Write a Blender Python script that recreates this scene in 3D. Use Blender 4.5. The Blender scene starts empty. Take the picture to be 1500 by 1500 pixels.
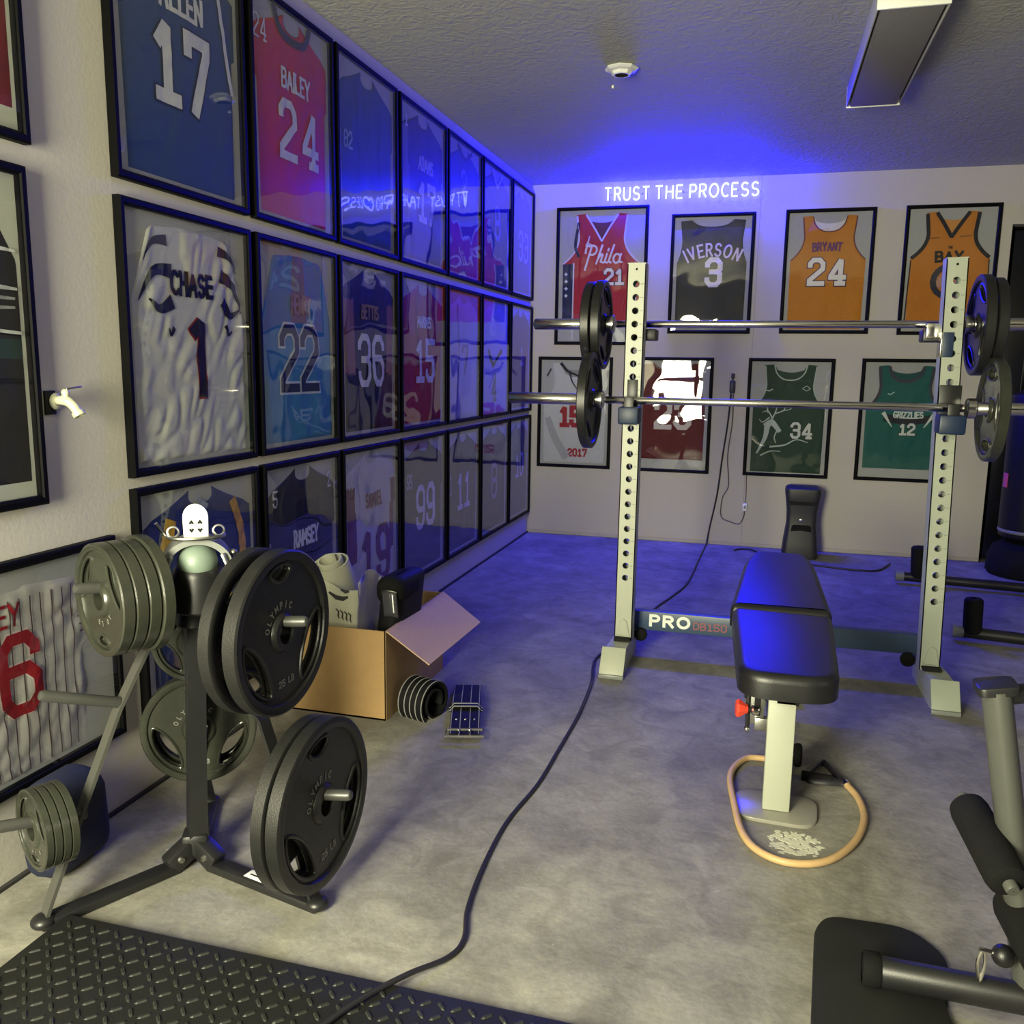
import bpy, bmesh, math, random
from mathutils import Vector, Matrix, noise

random.seed(7)
SC = bpy.context.scene
COL = SC.collection
PI = math.pi

# ------------------------------------------------------------------ camera, world, light, exposure
cam_d = bpy.data.cameras.new('camera')
cam = bpy.data.objects.new('camera', cam_d)
COL.objects.link(cam)
_right, _up, _fwd = Vector((0.96212, 0.27234, 0.01402)), Vector((-0.05776, 0.15291, 0.98655)), Vector((-0.26869, 0.94919, -0.16277))
_fwd = _right.cross(_up).normalized() * -1
_up = (_right.cross(_fwd)).normalized()
_right.normalize()
cam.matrix_world = Matrix(((_right.x, _up.x, -_fwd.x, 0), (_right.y, _up.y, -_fwd.y, 0), (_right.z, _up.z, -_fwd.z, 1.2), (0, 0, 0, 1)))
cam_d.sensor_width = 36
cam_d.lens = 1287.06 / 1500 * 36
cam_d.clip_start = 0.02
SC.camera = cam

world = bpy.data.worlds.new('world')
SC.world = world
world.use_nodes = True
world.node_tree.nodes['Background'].inputs[0].default_value = (0.5, 0.52, 0.5, 1)
world.node_tree.nodes['Background'].inputs[1].default_value = 0.05
SC.view_settings.view_transform = 'Standard'
SC.view_settings.look = 'None'
SC.view_settings.exposure = 0.0
SC.view_settings.gamma = 1.0
SC.view_settings.use_curve_mapping = False
SC.cycles.max_bounces = 8
SC.cycles.diffuse_bounces = 4
SC.cycles.glossy_bounces = 5
SC.cycles.transparent_max_bounces = 24
SC.cycles.sample_clamp_indirect = 6.0


def area_light(name, loc, target, sx, sy, power, color):
    d = bpy.data.lights.new(name, 'AREA')
    d.shape = 'RECTANGLE'
    d.size, d.size_y = sx, sy
    d.energy = power
    d.color = color
    o = bpy.data.objects.new(name, d)
    COL.objects.link(o)
    o.location = loc
    o.rotation_euler = (Vector(target) - Vector(loc)).to_track_quat('-Z', 'Y').to_euler()
    return o


# the lit doorway into the next room, behind and to the left of the photographer
area_light('doorway_light', (-1.08, -0.75, 1.22), (-0.80, 3.0, 0.95), 0.75, 1.25, 222, (1.0, 0.968, 0.68))
# weak added fill from the far right, where no source is known
area_light('added_fill_light', (3.15, 0.2, 1.75), (-1.0, 2.6, 1.0), 0.5, 1.1, 9, (1.0, 0.97, 0.86))

# ------------------------------------------------------------------ materials
MATS = {}


def rgb(h):
    h = h.lstrip('#')
    v = [int(h[i:i + 2], 16) / 255 for i in (0, 2, 4)]
    return tuple(c / 12.92 if c <= 0.04045 else ((c + 0.055) / 1.055) ** 2.4 for c in v)


def new_mat(name):
    m = bpy.data.materials.new(name)
    m.use_nodes = True
    nt = m.node_tree
    b = nt.nodes['Principled BSDF']
    return m, nt, b


def mat(name, col, rough=0.5, metal=0.0, var=0.12, scale=30, bump=0.0, bscale=200, spec=0.5, coat=0.0):
    """principled material with a little procedural tone variation and optional fine relief"""
    if name in MATS:
        return MATS[name]
    if isinstance(col, str):
        col = rgb(col)
    m, nt, b = new_mat(name)
    N, L = nt.nodes, nt.links
    tc = N.new('ShaderNodeTexCoord')
    nz = N.new('ShaderNodeTexNoise')
    nz.inputs['Scale'].default_value = scale
    nz.inputs['Detail'].default_value = 4
    L.new(tc.outputs['Object'], nz.inputs['Vector'])
    mx = N.new('ShaderNodeMix')
    mx.data_type = 'RGBA'
    mx.inputs[6].default_value = tuple(c * (1 - var) for c in col) + (1,)
    mx.inputs[7].default_value = tuple(min(1, c * (1 + var)) for c in col) + (1,)
    L.new(nz.outputs['Fac'], mx.inputs[0])
    L.new(mx.outputs[2], b.inputs['Base Color'])
    b.inputs['Roughness'].default_value = rough
    b.inputs['Metallic'].default_value = metal
    b.inputs['Specular IOR Level'].default_value = spec
    b.inputs['Coat Weight'].default_value = coat
    if bump:
        n2 = N.new('ShaderNodeTexNoise')
        n2.inputs['Scale'].default_value = bscale
        n2.inputs['Detail'].default_value = 3
        L.new(tc.outputs['Object'], n2.inputs['Vector'])
        bp = N.new('ShaderNodeBump')
        bp.inputs['Strength'].default_value = bump
        bp.inputs['Distance'].default_value = 0.01
        L.new(n2.outputs['Fac'], bp.inputs['Height'])
        L.new(bp.outputs['Normal'], b.inputs['Normal'])
    MATS[name] = m
    return m


def fabric(col):
    k = 'fabric_' + (col if isinstance(col, str) else str(col)).lstrip('#')
    return mat(k, col, rough=0.62, var=0.10, scale=60, bump=0.15, bscale=900, spec=0.35)


def concrete():
    m, nt, b = new_mat('concrete')
    N, L = nt.nodes, nt.links
    tc = N.new('ShaderNodeTexCoord')

    def noise_n(scale, detail=6, dist=0.0, rough=0.6):
        n = N.new('ShaderNodeTexNoise')
        n.inputs['Scale'].default_value = scale
        n.inputs['Detail'].default_value = detail
        n.inputs['Distortion'].default_value = dist
        n.inputs['Roughness'].default_value = rough
        L.new(tc.outputs['Object'], n.inputs['Vector'])
        return n

    def ramp(src, stops):
        r = N.new('ShaderNodeValToRGB')
        e = r.color_ramp.elements
        e[0].position, e[0].color = stops[0][0], (*stops[0][1], 1)
        e[1].position, e[1].color = stops[-1][0], (*stops[-1][1], 1)
        for p, c in stops[1:-1]:
            x = e.new(p)
            x.color = (*c, 1)
        L.new(src, r.inputs[0])
        return r

    def mul(a, c, f=1.0):
        x = N.new('ShaderNodeMix')
        x.data_type = 'RGBA'
        x.blend_type = 'MULTIPLY'
        x.inputs[0].default_value = f
        L.new(a, x.inputs[6])
        L.new(c, x.inputs[7])
        return x

    big = ramp(noise_n(2.2, 5, 0.8).outputs['Fac'], [(0.34, (0.20, 0.19, 0.168)), (0.5, (0.262, 0.252, 0.222)), (0.66, (0.335, 0.32, 0.276))])
    mid = ramp(noise_n(9, 8, 1.2).outputs['Fac'], [(0.36, (0.78, 0.77, 0.75)), (0.55, (1, 1, 1)), (0.72, (1.14, 1.12, 1.06))])
    fine = ramp(noise_n(70, 6).outputs['Fac'], [(0.3, (0.86, 0.86, 0.86)), (0.7, (1.06, 1.06, 1.06))])
    w = N.new('ShaderNodeTexWave')
    w.inputs['Scale'].default_value = 1.3
    w.inputs['Distortion'].default_value = 9
    w.inputs['Detail'].default_value = 5
    w.inputs['Detail Scale'].default_value = 1.6
    L.new(tc.outputs['Object'], w.inputs['Vector'])
    sw = ramp(w.outputs['Fac'], [(0.0, (0.88, 0.88, 0.87)), (1.0, (1.06, 1.06, 1.04))])
    c = mul(big.outputs[0], mid.outputs[0])
    c = mul(c.outputs[2], fine.outputs[0])
    c = mul(c.outputs[2], sw.outputs[0], 0.35)
    # pale scuffs
    sc = ramp(noise_n(16, 3, 2.5).outputs['Fac'], [(0.70, (0, 0, 0)), (0.76, (1, 1, 1))])
    x = N.new('ShaderNodeMix')
    x.data_type = 'RGBA'
    x.inputs[7].default_value = (0.62, 0.60, 0.54, 1)
    sm = N.new('ShaderNodeMath')
    sm.operation = 'MULTIPLY'
    sm.inputs[1].default_value = 0.35
    L.new(sc.outputs[0], sm.inputs[0])
    L.new(sm.outputs[0], x.inputs[0])
    L.new(c.outputs[2], x.inputs[6])
    L.new(x.outputs[2], b.inputs['Base Color'])
    b.inputs['Roughness'].default_value = 0.7
    b.inputs['Specular IOR Level'].default_value = 0.3
    bp = N.new('ShaderNodeBump')
    bp.inputs['Strength'].default_value = 0.18
    bp.inputs['Distance'].default_value = 0.01
    L.new(noise_n(45, 8).outputs['Fac'], bp.inputs['Height'])
    L.new(bp.outputs['Normal'], b.inputs['Normal'])
    return m


def plaster(name, col, bump, scale, dist=0.0, var=0.05):
    m, nt, b = new_mat(name)
    N, L = nt.nodes, nt.links
    tc = N.new('ShaderNodeTexCoord')
    n = N.new('ShaderNodeTexNoise')
    n.inputs['Scale'].default_value = scale
    n.inputs['Detail'].default_value = 6
    n.inputs['Distortion'].default_value = dist
    L.new(tc.outputs['Object'], n.inputs['Vector'])
    n2 = N.new('ShaderNodeTexNoise')
    n2.inputs['Scale'].default_value = 1.8
    n2.inputs['Detail'].default_value = 4
    L.new(tc.outputs['Object'], n2.inputs['Vector'])
    mx = N.new('ShaderNodeMix')
    mx.data_type = 'RGBA'
    mx.inputs[6].default_value = tuple(c * (1 - var) for c in col) + (1,)
    mx.inputs[7].default_value = tuple(c * (1 + var) for c in col) + (1,)
    L.new(n2.outputs['Fac'], mx.inputs[0])
    L.new(mx.outputs[2], b.inputs['Base Color'])
    b.inputs['Roughness'].default_value = 0.75
    b.inputs['Specular IOR Level'].default_value = 0.25
    bp = N.new('ShaderNodeBump')
    bp.inputs['Strength'].default_value = bump
    bp.inputs['Distance'].default_value = 0.02
    L.new(n.outputs['Fac'], bp.inputs['Height'])
    L.new(bp.outputs['Normal'], b.inputs['Normal'])
    return m


def glass_mat():
    m = bpy.data.materials.new('acrylic_glazing')
    m.use_nodes = True
    nt = m.node_tree
    N, L = nt.nodes, nt.links
    N.remove(N['Principled BSDF'])
    out = N['Material Output']
    tr = N.new('ShaderNodeBsdfTransparent')
    tr.inputs[0].default_value = (0.97, 0.975, 0.97, 1)
    gl = N.new('ShaderNodeBsdfGlossy')
    gl.inputs['Roughness'].default_value = 0.015
    tc = N.new('ShaderNodeTexCoord')
    nz = N.new('ShaderNodeTexNoise')
    nz.inputs['Scale'].default_value = 3.5
    nz.inputs['Detail'].default_value = 1
    L.new(tc.outputs['Object'], nz.inputs['Vector'])
    bp = N.new('ShaderNodeBump')
    bp.inputs['Strength'].default_value = 0.10
    bp.inputs['Distance'].default_value = 0.05
    L.new(nz.outputs['Fac'], bp.inputs['Height'])
    L.new(bp.outputs['Normal'], gl.inputs['Normal'])
    fr = N.new('ShaderNodeFresnel')
    # the Fresnel node inverts the index on back faces; undo that so the thin pane never reflects totally
    ge = N.new('ShaderNodeNewGeometry')
    io = N.new('ShaderNodeMapRange')
    io.inputs[3].default_value, io.inputs[4].default_value = 1.5, 1 / 1.5
    L.new(ge.outputs['Backfacing'], io.inputs[0])
    L.new(io.outputs[0], fr.inputs['IOR'])
    mx = N.new('ShaderNodeMixShader')
    L.new(fr.outputs[0], mx.inputs[0])
    L.new(tr.outputs[0], mx.inputs[1])
    L.new(gl.outputs[0], mx.inputs[2])
    L.new(mx.outputs[0], out.inputs[0])
    return m


def emit_mat(name, col, strength):
    m = bpy.data.materials.new(name)
    m.use_nodes = True
    b = m.node_tree.nodes['Principled BSDF']
    b.inputs['Base Color'].default_value = (0.8, 0.8, 0.85, 1)
    b.inputs['Emission Color'].default_value = (*col, 1)
    b.inputs['Emission Strength'].default_value = strength
    return m


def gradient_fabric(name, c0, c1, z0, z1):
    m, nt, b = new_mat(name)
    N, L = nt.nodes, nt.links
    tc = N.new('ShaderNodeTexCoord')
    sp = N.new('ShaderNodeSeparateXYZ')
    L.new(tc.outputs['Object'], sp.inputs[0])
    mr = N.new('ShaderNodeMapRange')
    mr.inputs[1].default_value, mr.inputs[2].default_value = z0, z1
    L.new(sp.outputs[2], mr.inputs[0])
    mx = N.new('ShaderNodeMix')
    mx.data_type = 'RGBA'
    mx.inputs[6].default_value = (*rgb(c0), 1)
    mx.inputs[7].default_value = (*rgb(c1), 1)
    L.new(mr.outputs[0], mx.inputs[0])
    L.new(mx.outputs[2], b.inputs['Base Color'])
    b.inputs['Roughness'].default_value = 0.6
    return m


GLASS = glass_mat()
BLACKFRAME = mat('black_moulding', (0.0016, 0.0016, 0.0018), rough=0.55, var=0.2, spec=0.08)
MATBOARD = mat('grey_mat_board', '#a9a9a8', rough=0.85, var=0.05)
CONCRETE = concrete()
WALL = plaster('painted_wall', (0.48, 0.45, 0.40), 0.045, 90)
CEIL = plaster('textured_ceiling', (0.36, 0.36, 0.31), 0.38, 22, 1.5, 0.08)
CHROME = mat('polished_steel', (0.72, 0.70, 0.66), rough=0.16, metal=1.0, var=0.04)
STEEL = mat('worn_steel', (0.42, 0.42, 0.40), rough=0.35, metal=1.0, var=0.1)
IRON = mat('black_rubber_iron', (0.012, 0.012, 0.012), rough=0.36, var=0.25, scale=50, bump=0.08, bscale=260, spec=0.45)
IRON_LIT = mat('lit_grey_enamel_iron', (0.030, 0.032, 0.024), rough=0.22, var=0.15, scale=40, bump=0.05, bscale=220, spec=0.6)  # glossier plate iron, the key light's olive-grey put into its colour
BLACKSTEEL = mat('black_powder_coat', (0.012, 0.012, 0.013), rough=0.38, var=0.2, bump=0.05, bscale=500)
PEGSTEEL = mat('dark_peg_steel', (0.045, 0.045, 0.042), rough=0.33, var=0.1)
GREYSTEEL = mat('grey_powder_coat', (0.06, 0.06, 0.054), rough=0.4, var=0.12)
RACKPAINT = mat('pale_grey_green_paint', (0.40, 0.42, 0.335), rough=0.42, var=0.05)
RACKPAINT_SHADED = mat('shaded_grey_green_paint', (0.34, 0.37, 0.30), rough=0.45, var=0.05)  # same rack paint, the right upright's shade put into its colour
NAVYPAINT = mat('slate_blue_paint', (0.045, 0.075, 0.13), rough=0.4, var=0.1)
NAVYCAP = mat('navy_plastic', (0.008, 0.022, 0.062), rough=0.45, var=0.1)
VINYL = mat('black_vinyl', (0.008, 0.008, 0.009), rough=0.38, var=0.15, bump=0.10, bscale=420, spec=0.6)
PIPING = mat('grey_piping', (0.20, 0.20, 0.17), rough=0.5)
FOAM = mat('black_foam', (0.008, 0.008, 0.008), rough=0.85, var=0.2, bump=0.2, bscale=300, spec=0.15)
RUBBER = mat('black_rubber_mat', (0.014, 0.0145, 0.0135), rough=0.6, var=0.25, scale=12, bump=0.1, bscale=300, spec=0.28)
CORD = mat('black_cord', (0.014, 0.013, 0.018), rough=0.5)
CARD = mat('brown_cardboard', (0.42, 0.26, 0.11), rough=0.8, var=0.10, scale=25)
CARDIN = mat('inner_cardboard', (0.40, 0.26, 0.12), rough=0.85, var=0.10, scale=25)
WHITEPL = mat('white_plastic', (0.78, 0.79, 0.74), rough=0.35, var=0.03)
DARKHOLE = mat('dark_void', (0.004, 0.004, 0.004), rough=0.9)
GREYPL = mat('grey_plastic', (0.20, 0.21, 0.20), rough=0.35, var=0.1)
REDPL = mat('red_plastic', (0.75, 0.06, 0.03), rough=0.35)
TAN = mat('tan_rubber', (0.55, 0.36, 0.17), rough=0.5, var=0.12)
LEATHER = mat('black_leather', (0.007, 0.007, 0.008), rough=0.6, var=0.2, bump=0.15, bscale=250, spec=0.22)
STITCH = mat('grey_stitching', (0.28, 0.28, 0.28), rough=0.7)
NAVYCLOTH = mat('navy_cloth', (0.006, 0.009, 0.032), rough=0.8, var=0.25, scale=20)
LETTERING = mat('silver_lettering', (0.20, 0.20, 0.18), rough=0.4, var=0.1)


# ------------------------------------------------------------------ mesh helpers
class MB:
    """collects shapes and links them as ONE mesh object"""

    def __init__(s):
        s.v, s.f, s.m = [], [], []

    def add(s, vs, fs, mi=0):
        o = len(s.v)
        s.v += [tuple(v) for v in vs]
        s.f += [tuple(i + o for i in f) for f in fs]
        s.m += [mi] * len(fs)
        return s

    def box(s, c, size, mi=0, M=None, r=0.0, seg=2):
        if r > 0:
            bm = bmesh.new()
            bmesh.ops.create_cube(bm, size=1)
            for v in bm.verts:
                v.co = Vector((v.co.x * size[0], v.co.y * size[1], v.co.z * size[2]))
            bmesh.ops.bevel(bm, geom=bm.edges[:], offset=min(r, min(size) * 0.49), segments=seg, affect='EDGES', profile=0.5)
            return s.bm(bm, mi, Matrix.Translation(c) @ (M or Matrix()))
        x, y, z = [q / 2 for q in size]
        vs = [Vector(p) for p in ((-x, -y, -z), (x, -y, -z), (x, y, -z), (-x, y, -z), (-x, -y, z), (x, -y, z), (x, y, z), (-x, y, z))]
        if M:
            vs = [M @ v for v in vs]
        c = Vector(c)
        return s.add([v + c for v in vs], [(3, 2, 1, 0), (4, 5, 6, 7), (0, 1, 5, 4), (1, 2, 6, 5), (2, 3, 7, 6), (3, 0, 4, 7)], mi)

    def bm(s, bm, mi=0, M=None):
        bm.verts.index_update()
        vs = [(M @ v.co if M else v.co.copy()) for v in bm.verts]
        fs = [[v.index for v in f.verts] for f in bm.faces]
        bm.free()
        return s.add(vs, fs, mi)

    def tube(s, path, r, n=10, mi=0, closed=False, caps=True, flat=None):
        """round tube along path; r a number or a list; flat=(a, b) scales the section"""
        P = [Vector(p) for p in path]
        k = len(P)
        rs = r if isinstance(r, (list, tuple)) else [r] * k
        vs = []
        prev = None
        for i in range(k):
            if closed:
                t = P[(i + 1) % k] - P[i - 1]
            else:
                t = P[min(i + 1, k - 1)] - P[max(i - 1, 0)]
            t.normalize()
            if prev is None:
                a = Vector((0, 0, 1)) if abs(t.z) < 0.9 else Vector((1, 0, 0))
                u = t.cross(a).normalized()
            else:
                u = (prev - t * prev.dot(t)).normalized()
            prev = u
            w = t.cross(u)
            fa, fb = flat or (1, 1)
            for j in range(n):
                a = 2 * PI * j / n
                vs.append(P[i] + u * math.cos(a) * rs[i] * fa + w * math.sin(a) * rs[i] * fb)
        fs = []
        for i in range(k if closed else k - 1):
            i2 = (i + 1) % k
            for j in range(n):
                j2 = (j + 1) % n
                fs.append((i * n + j, i * n + j2, i2 * n + j2, i2 * n + j))
        if caps and not closed:
            fs.append(tuple(range(n))[::-1])
            fs.append(tuple((k - 1) * n + j for j in range(n)))
        return s.add(vs, fs, mi)

    def lathe(s, prof, M=None, n=40, mi=0):
        """prof: list of (radius, height) turned about local z"""
        M = M or Matrix()
        vs, fs = [], []
        for (r, h) in prof:
            for j in range(n):
                a = 2 * PI * j / n
                vs.append(M @ Vector((r * math.cos(a), r * math.sin(a), h)))
        for i in range(len(prof) - 1):
            for j in range(n):
                j2 = (j + 1) % n
                fs.append((i * n + j, i * n + j2, (i + 1) * n + j2, (i + 1) * n + j))
        return s.add(vs, fs, mi)

    def sphere(s, c, r, mi=0, n=16, sc=(1, 1, 1)):
        prof = [(max(1e-4, math.sin(PI * i / n)) * r, -math.cos(PI * i / n) * r) for i in range(n + 1)]
        M = Matrix.Translation(c) @ Matrix.Diagonal((*sc, 1))
        return s.lathe(prof, M, n * 2, mi)

    def prism(s, outline, z0, z1, M=None, mi=0, r=0.0, seg=3, both=False):
        """outline in local xy extruded z0..z1, rounded along its upper (or both) rims"""
        bm = bmesh.new()
        vs = [bm.verts.new((x, y, z0)) for x, y in outline]
        f = bm.faces.new(vs)
        if f.normal.z > 0:
            f.normal_flip()
        res = bmesh.ops.extrude_face_region(bm, geom=[f])
        for v in [g for g in res['geom'] if isinstance(g, bmesh.types.BMVert)]:
            v.co.z = z1
        bm.normal_update()
        bmesh.ops.recalc_face_normals(bm, faces=bm.faces[:])
        if r > 0:
            es = [e for e in bm.edges if all(abs(v.co.z - z1) < 1e-6 for v in e.verts) or (both and all(abs(v.co.z - z0) < 1e-6 for v in e.verts))]
            bmesh.ops.bevel(bm, geom=es, offset=r, segments=seg, affect='EDGES', profile=0.5)
        return s.bm(bm, mi, M)

    def build(s, name, mats, parent=None, smooth=True, angle=38):
        me = bpy.data.meshes.new(name)
        me.from_pydata(s.v, [], s.f)
        for m in (mats if isinstance(mats, (list, tuple)) else [mats]):
            me.materials.append(m)
        if any(s.m):
            me.polygons.foreach_set('material_index', s.m)
        if smooth:
            me.polygons.foreach_set('use_smooth', [True] * len(me.polygons))
            me.set_sharp_from_angle(angle=math.radians(angle))
        me.update()
        o = bpy.data.objects.new(name, me)
        COL.objects.link(o)
        if parent:
            o.parent = parent
        return o


def thing(name, label, cat, loc=(0, 0, 0), rotz=0.0, group=None):
    o = bpy.data.objects.new(name, None)
    o.empty_display_size = 0.05
    COL.objects.link(o)
    o.location = loc
    o.rotation_euler = (0, 0, rotz)
    return tag(o, label, cat, group)


def tag(o, label, cat, group=None):
    o['label'] = label
    o['category'] = cat
    if group:
        o['group'] = group
    return o


def struct(o, label=None):
    o['kind'] = 'structure'
    if label:
        o['label'] = label
    return o


def mesh_from_curve(splines, extrude, bevel=0.0, res=2):
    """filled 2D outline with holes -> (verts, faces), z from -extrude..extrude"""
    cu = bpy.data.curves.new('tmp', 'CURVE')
    cu.dimensions = '2D'
    cu.fill_mode = 'BOTH'
    cu.extrude = extrude
    cu.bevel_depth = bevel
    cu.bevel_resolution = res
    for pts in splines:
        sp = cu.splines.new('POLY')
        sp.points.add(len(pts) - 1)
        for p, q in zip(sp.points, pts):
            p.co = (q[0], q[1], 0, 1)
        sp.use_cyclic_u = True
    ob = bpy.data.objects.new('tmp', cu)
    COL.objects.link(ob)
    dg = bpy.context.evaluated_depsgraph_get()
    me = bpy.data.meshes.new_from_object(ob.evaluated_get(dg))
    vs = [v.co.copy() for v in me.vertices]
    fs = [tuple(p.vertices) for p in me.polygons]
    bpy.data.objects.remove(ob)
    bpy.data.curves.remove(cu)
    bpy.data.meshes.remove(me)
    return vs, fs


def frame_from(z, x=None, origin=(0, 0, 0)):
    """matrix whose local z points along z"""
    z = Vector(z).normalized()
    if x is None:
        x = Vector((0, 0, 1)) if abs(z.z) < 0.9 else Vector((1, 0, 0))
    x = Vector(x)
    x = (x - z * x.dot(z)).normalized()
    y = z.cross(x)
    return Matrix(((x.x, y.x, z.x, origin[0]), (x.y, y.y, z.y, origin[1]), (x.z, y.z, z.z, origin[2]), (0, 0, 0, 1)))


def smooth_path(pts, sub=6, closed=False):
    """Catmull-Rom through the points"""
    P = [Vector(p) for p in pts]
    n = len(P)
    out = []
    for i in range(n if closed else n - 1):
        if closed:
            p0, p1, p2, p3 = P[i - 1], P[i], P[(i + 1) % n], P[(i + 2) % n]
        else:
            p0, p1, p2, p3 = P[max(i - 1, 0)], P[i], P[i + 1], P[min(i + 2, n - 1)]
        for k in range(sub):
            t = k / sub
            out.append(0.5 * ((2 * p1) + (p2 - p0) * t + (2 * p0 - 5 * p1 + 4 * p2 - p3) * t * t + (3 * p1 - p0 - 3 * p2 + p3) * t ** 3))
    if not closed:
        out.append(P[-1])
    return out


# ------------------------------------------------------------------ stroke lettering
def arcp(cx, cy, rx, ry, a0, a1, n=10):
    return [(cx + rx * math.cos(math.radians(a0 + (a1 - a0) * i / n)), cy + ry * math.sin(math.radians(a0 + (a1 - a0) * i / n))) for i in range(n + 1)]


c_ = 0.15
W_ = 0.6
OCT = [(c_, 0), (W_ - c_, 0), (W_, c_), (W_, 1 - c_), (W_ - c_, 1), (c_, 1), (0, 1 - c_), (0, c_), (c_, 0)]
GL = {
    '0': [OCT],
    '1': [[(0.10, 0.78), (0.30, 1), (0.30, 0)], [(0.06, 0), (0.54, 0)]],
    '|': [[(0.02, 0.86), (0.20, 0.97), (0.20, 0.0)]],
    '2': [[(0, 0.78), (0, 1 - c_), (c_, 1), (W_ - c_, 1), (W_, 1 - c_), (W_, 0.62), (0, 0.14), (0, 0), (W_, 0)]],
    '3': [[(0, 0.8), (0, 1 - c_), (c_, 1), (W_ - c_, 1), (W_, 1 - c_), (W_, 0.62), (W_ - 0.12, 0.52), (W_, 0.42), (W_, c_), (W_ - c_, 0), (c_, 0), (0, c_), (0, 0.2)], [(0.2, 0.52), (W_ - 0.12, 0.52)]],
    '4': [[(0.44, 0), (0.44, 1), (0, 0.32), (0, 0.26), (W_, 0.26)], [(0.3, 0), (0.58, 0)]],
    '5': [[(W_, 1), (0, 1), (0, 0.56), (W_ - c_, 0.56), (W_, 0.56 - c_), (W_, c_), (W_ - c_, 0), (c_, 0), (0, c_), (0, 0.2)]],
    '6': [[(W_, 0.8), (W_, 1 - c_), (W_ - c_, 1), (c_, 1), (0, 1 - c_), (0, c_), (c_, 0), (W_ - c_, 0), (W_, c_), (W_, 0.56 - c_), (W_ - c_, 0.56), (0, 0.56)]],
    '7': [[(0, 0.82), (0, 1), (W_, 1), (W_, 0.84), (0.22, 0)]],
    '8': [[(0.1, 0.52), (0, 0.64), (0, 1 - c_), (c_, 1), (W_ - c_, 1), (W_, 1 - c_), (W_, 0.64), (W_ - 0.1, 0.52), (0.1, 0.52)], [(0.1, 0.52), (0, 0.42), (0, c_), (c_, 0), (W_ - c_, 0), (W_, c_), (W_, 0.42), (W_ - 0.1, 0.52)]],
    '9': [[(0, 0.2), (0, c_), (c_, 0), (W_ - c_, 0), (W_, c_), (W_, 1 - c_), (W_ - c_, 1), (c_, 1), (0, 1 - c_), (0, 0.44 + c_), (c_, 0.44), (W_, 0.44)]],
    'A': [[(0, 0), (0.3, 1), (0.6, 0)], [(0.1, 0.33), (0.5, 0.33)]],
    'B': [[(0, 0), (0, 1), (0.38, 1), (0.52, 0.9), (0.52, 0.62), (0.40, 0.53), (0, 0.53)], [(0.40, 0.53), (0.58, 0.42), (0.58, 0.12), (0.42, 0), (0, 0)]],
    'C': [arcp(0.34, 0.5, 0.34, 0.5, 50, 310, 18)],
    'D': [[(0, 0), (0, 1), (0.36, 1), (0.6, 0.8), (0.6, 0.2), (0.36, 0), (0, 0)]],
    'E': [[(0.5, 1), (0, 1), (0, 0), (0.5, 0)], [(0, 0.52), (0.42, 0.52)]],
    'F': [[(0.5, 1), (0, 1), (0, 0)], [(0, 0.52), (0.42, 0.52)]],
    'G': [arcp(0.34, 0.5, 0.34, 0.5, 50, 320, 16) + [(0.62, 0.42), (0.36, 0.42)]],
    'H': [[(0, 0), (0, 1)], [(0.56, 0), (0.56, 1)], [(0, 0.52), (0.56, 0.52)]],
    'I': [[(0, 0), (0, 1)]],
    'K': [[(0, 0), (0, 1)], [(0.55, 1), (0, 0.42)], [(0.18, 0.58), (0.58, 0)]],
    'L': [[(0, 1), (0, 0), (0.48, 0)]],
    'M': [[(0, 0), (0, 1), (0.36, 0.3), (0.72, 1), (0.72, 0)]],
    'N': [[(0, 0), (0, 1), (0.56, 0), (0.56, 1)]],
    'O': [arcp(0.36, 0.5, 0.36, 0.5, 90, 450, 24)],
    'P': [[(0, 0), (0, 1)] + [(0.3, 1)] + arcp(0.3, 0.73, 0.24, 0.27, 90, -90, 8)[1:] + [(0, 0.46)]],
    'R': [[(0, 0), (0, 1)] + [(0.3, 1)] + arcp(0.3, 0.75, 0.24, 0.25, 90, -90, 8)[1:] + [(0, 0.5)], [(0.26, 0.5), (0.56, 0)]],
    'S': [arcp(0.28, 0.745, 0.26, 0.255, 30, 270, 12) + arcp(0.28, 0.25, 0.28, 0.25, 88, -150, 12)],
    'T': [[(0, 1), (0.6, 1)], [(0.3, 1), (0.3, 0)]],
    'U': [[(0, 1), (0, 0.28)] + arcp(0.28, 0.28, 0.28, 0.28, 180, 360, 10)[1:] + [(0.56, 1)]],
    'V': [[(0, 1), (0.3, 0), (0.6, 1)]],
    'W': [[(0, 1), (0.2, 0), (0.4, 0.7), (0.6, 0), (0.8, 1)]],
    'X': [[(0, 0), (0.56, 1)], [(0, 1), (0.56, 0)]],
    'Y': [[(0, 1), (0.3, 0.48), (0.6, 1)], [(0.3, 0.48), (0.3, 0)]],
    'Z': [[(0, 1), (0.56, 1), (0, 0), (0.56, 0)]],
    # script letters for the basketball chest word
    'p_': [arcp(0.10, 0.7, 0.12, 0.3, 200, 60, 8) + arcp(0.36, 0.74, 0.26, 0.26, 90, -120, 10), [(0.30, 0.98), (0.08, -0.35)]],
    'h_': [[(0.22, 1.0), (0.02, 0.0)], [(0.06, 0.2), (0.2, 0.5), (0.32, 0.5), (0.26, 0.1), (0.40, 0.04)]],
    'i_': [[(0.10, 0.52), (0.02, 0.08), (0.16, 0.04)], [(0.15, 0.72), (0.17, 0.80)]],
    'l_': [[(0.22, 1.0), (0.02, 0.1), (0.16, 0.04)]],
    'a_': [arcp(0.20, 0.26, 0.19, 0.25, 40, 380, 14), [(0.42, 0.5), (0.34, 0.08), (0.50, 0.06)]],
}


def glyph_width(ch):
    return max(p[0] for s in GL[ch] for p in s) if ch in GL else 0.35


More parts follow.
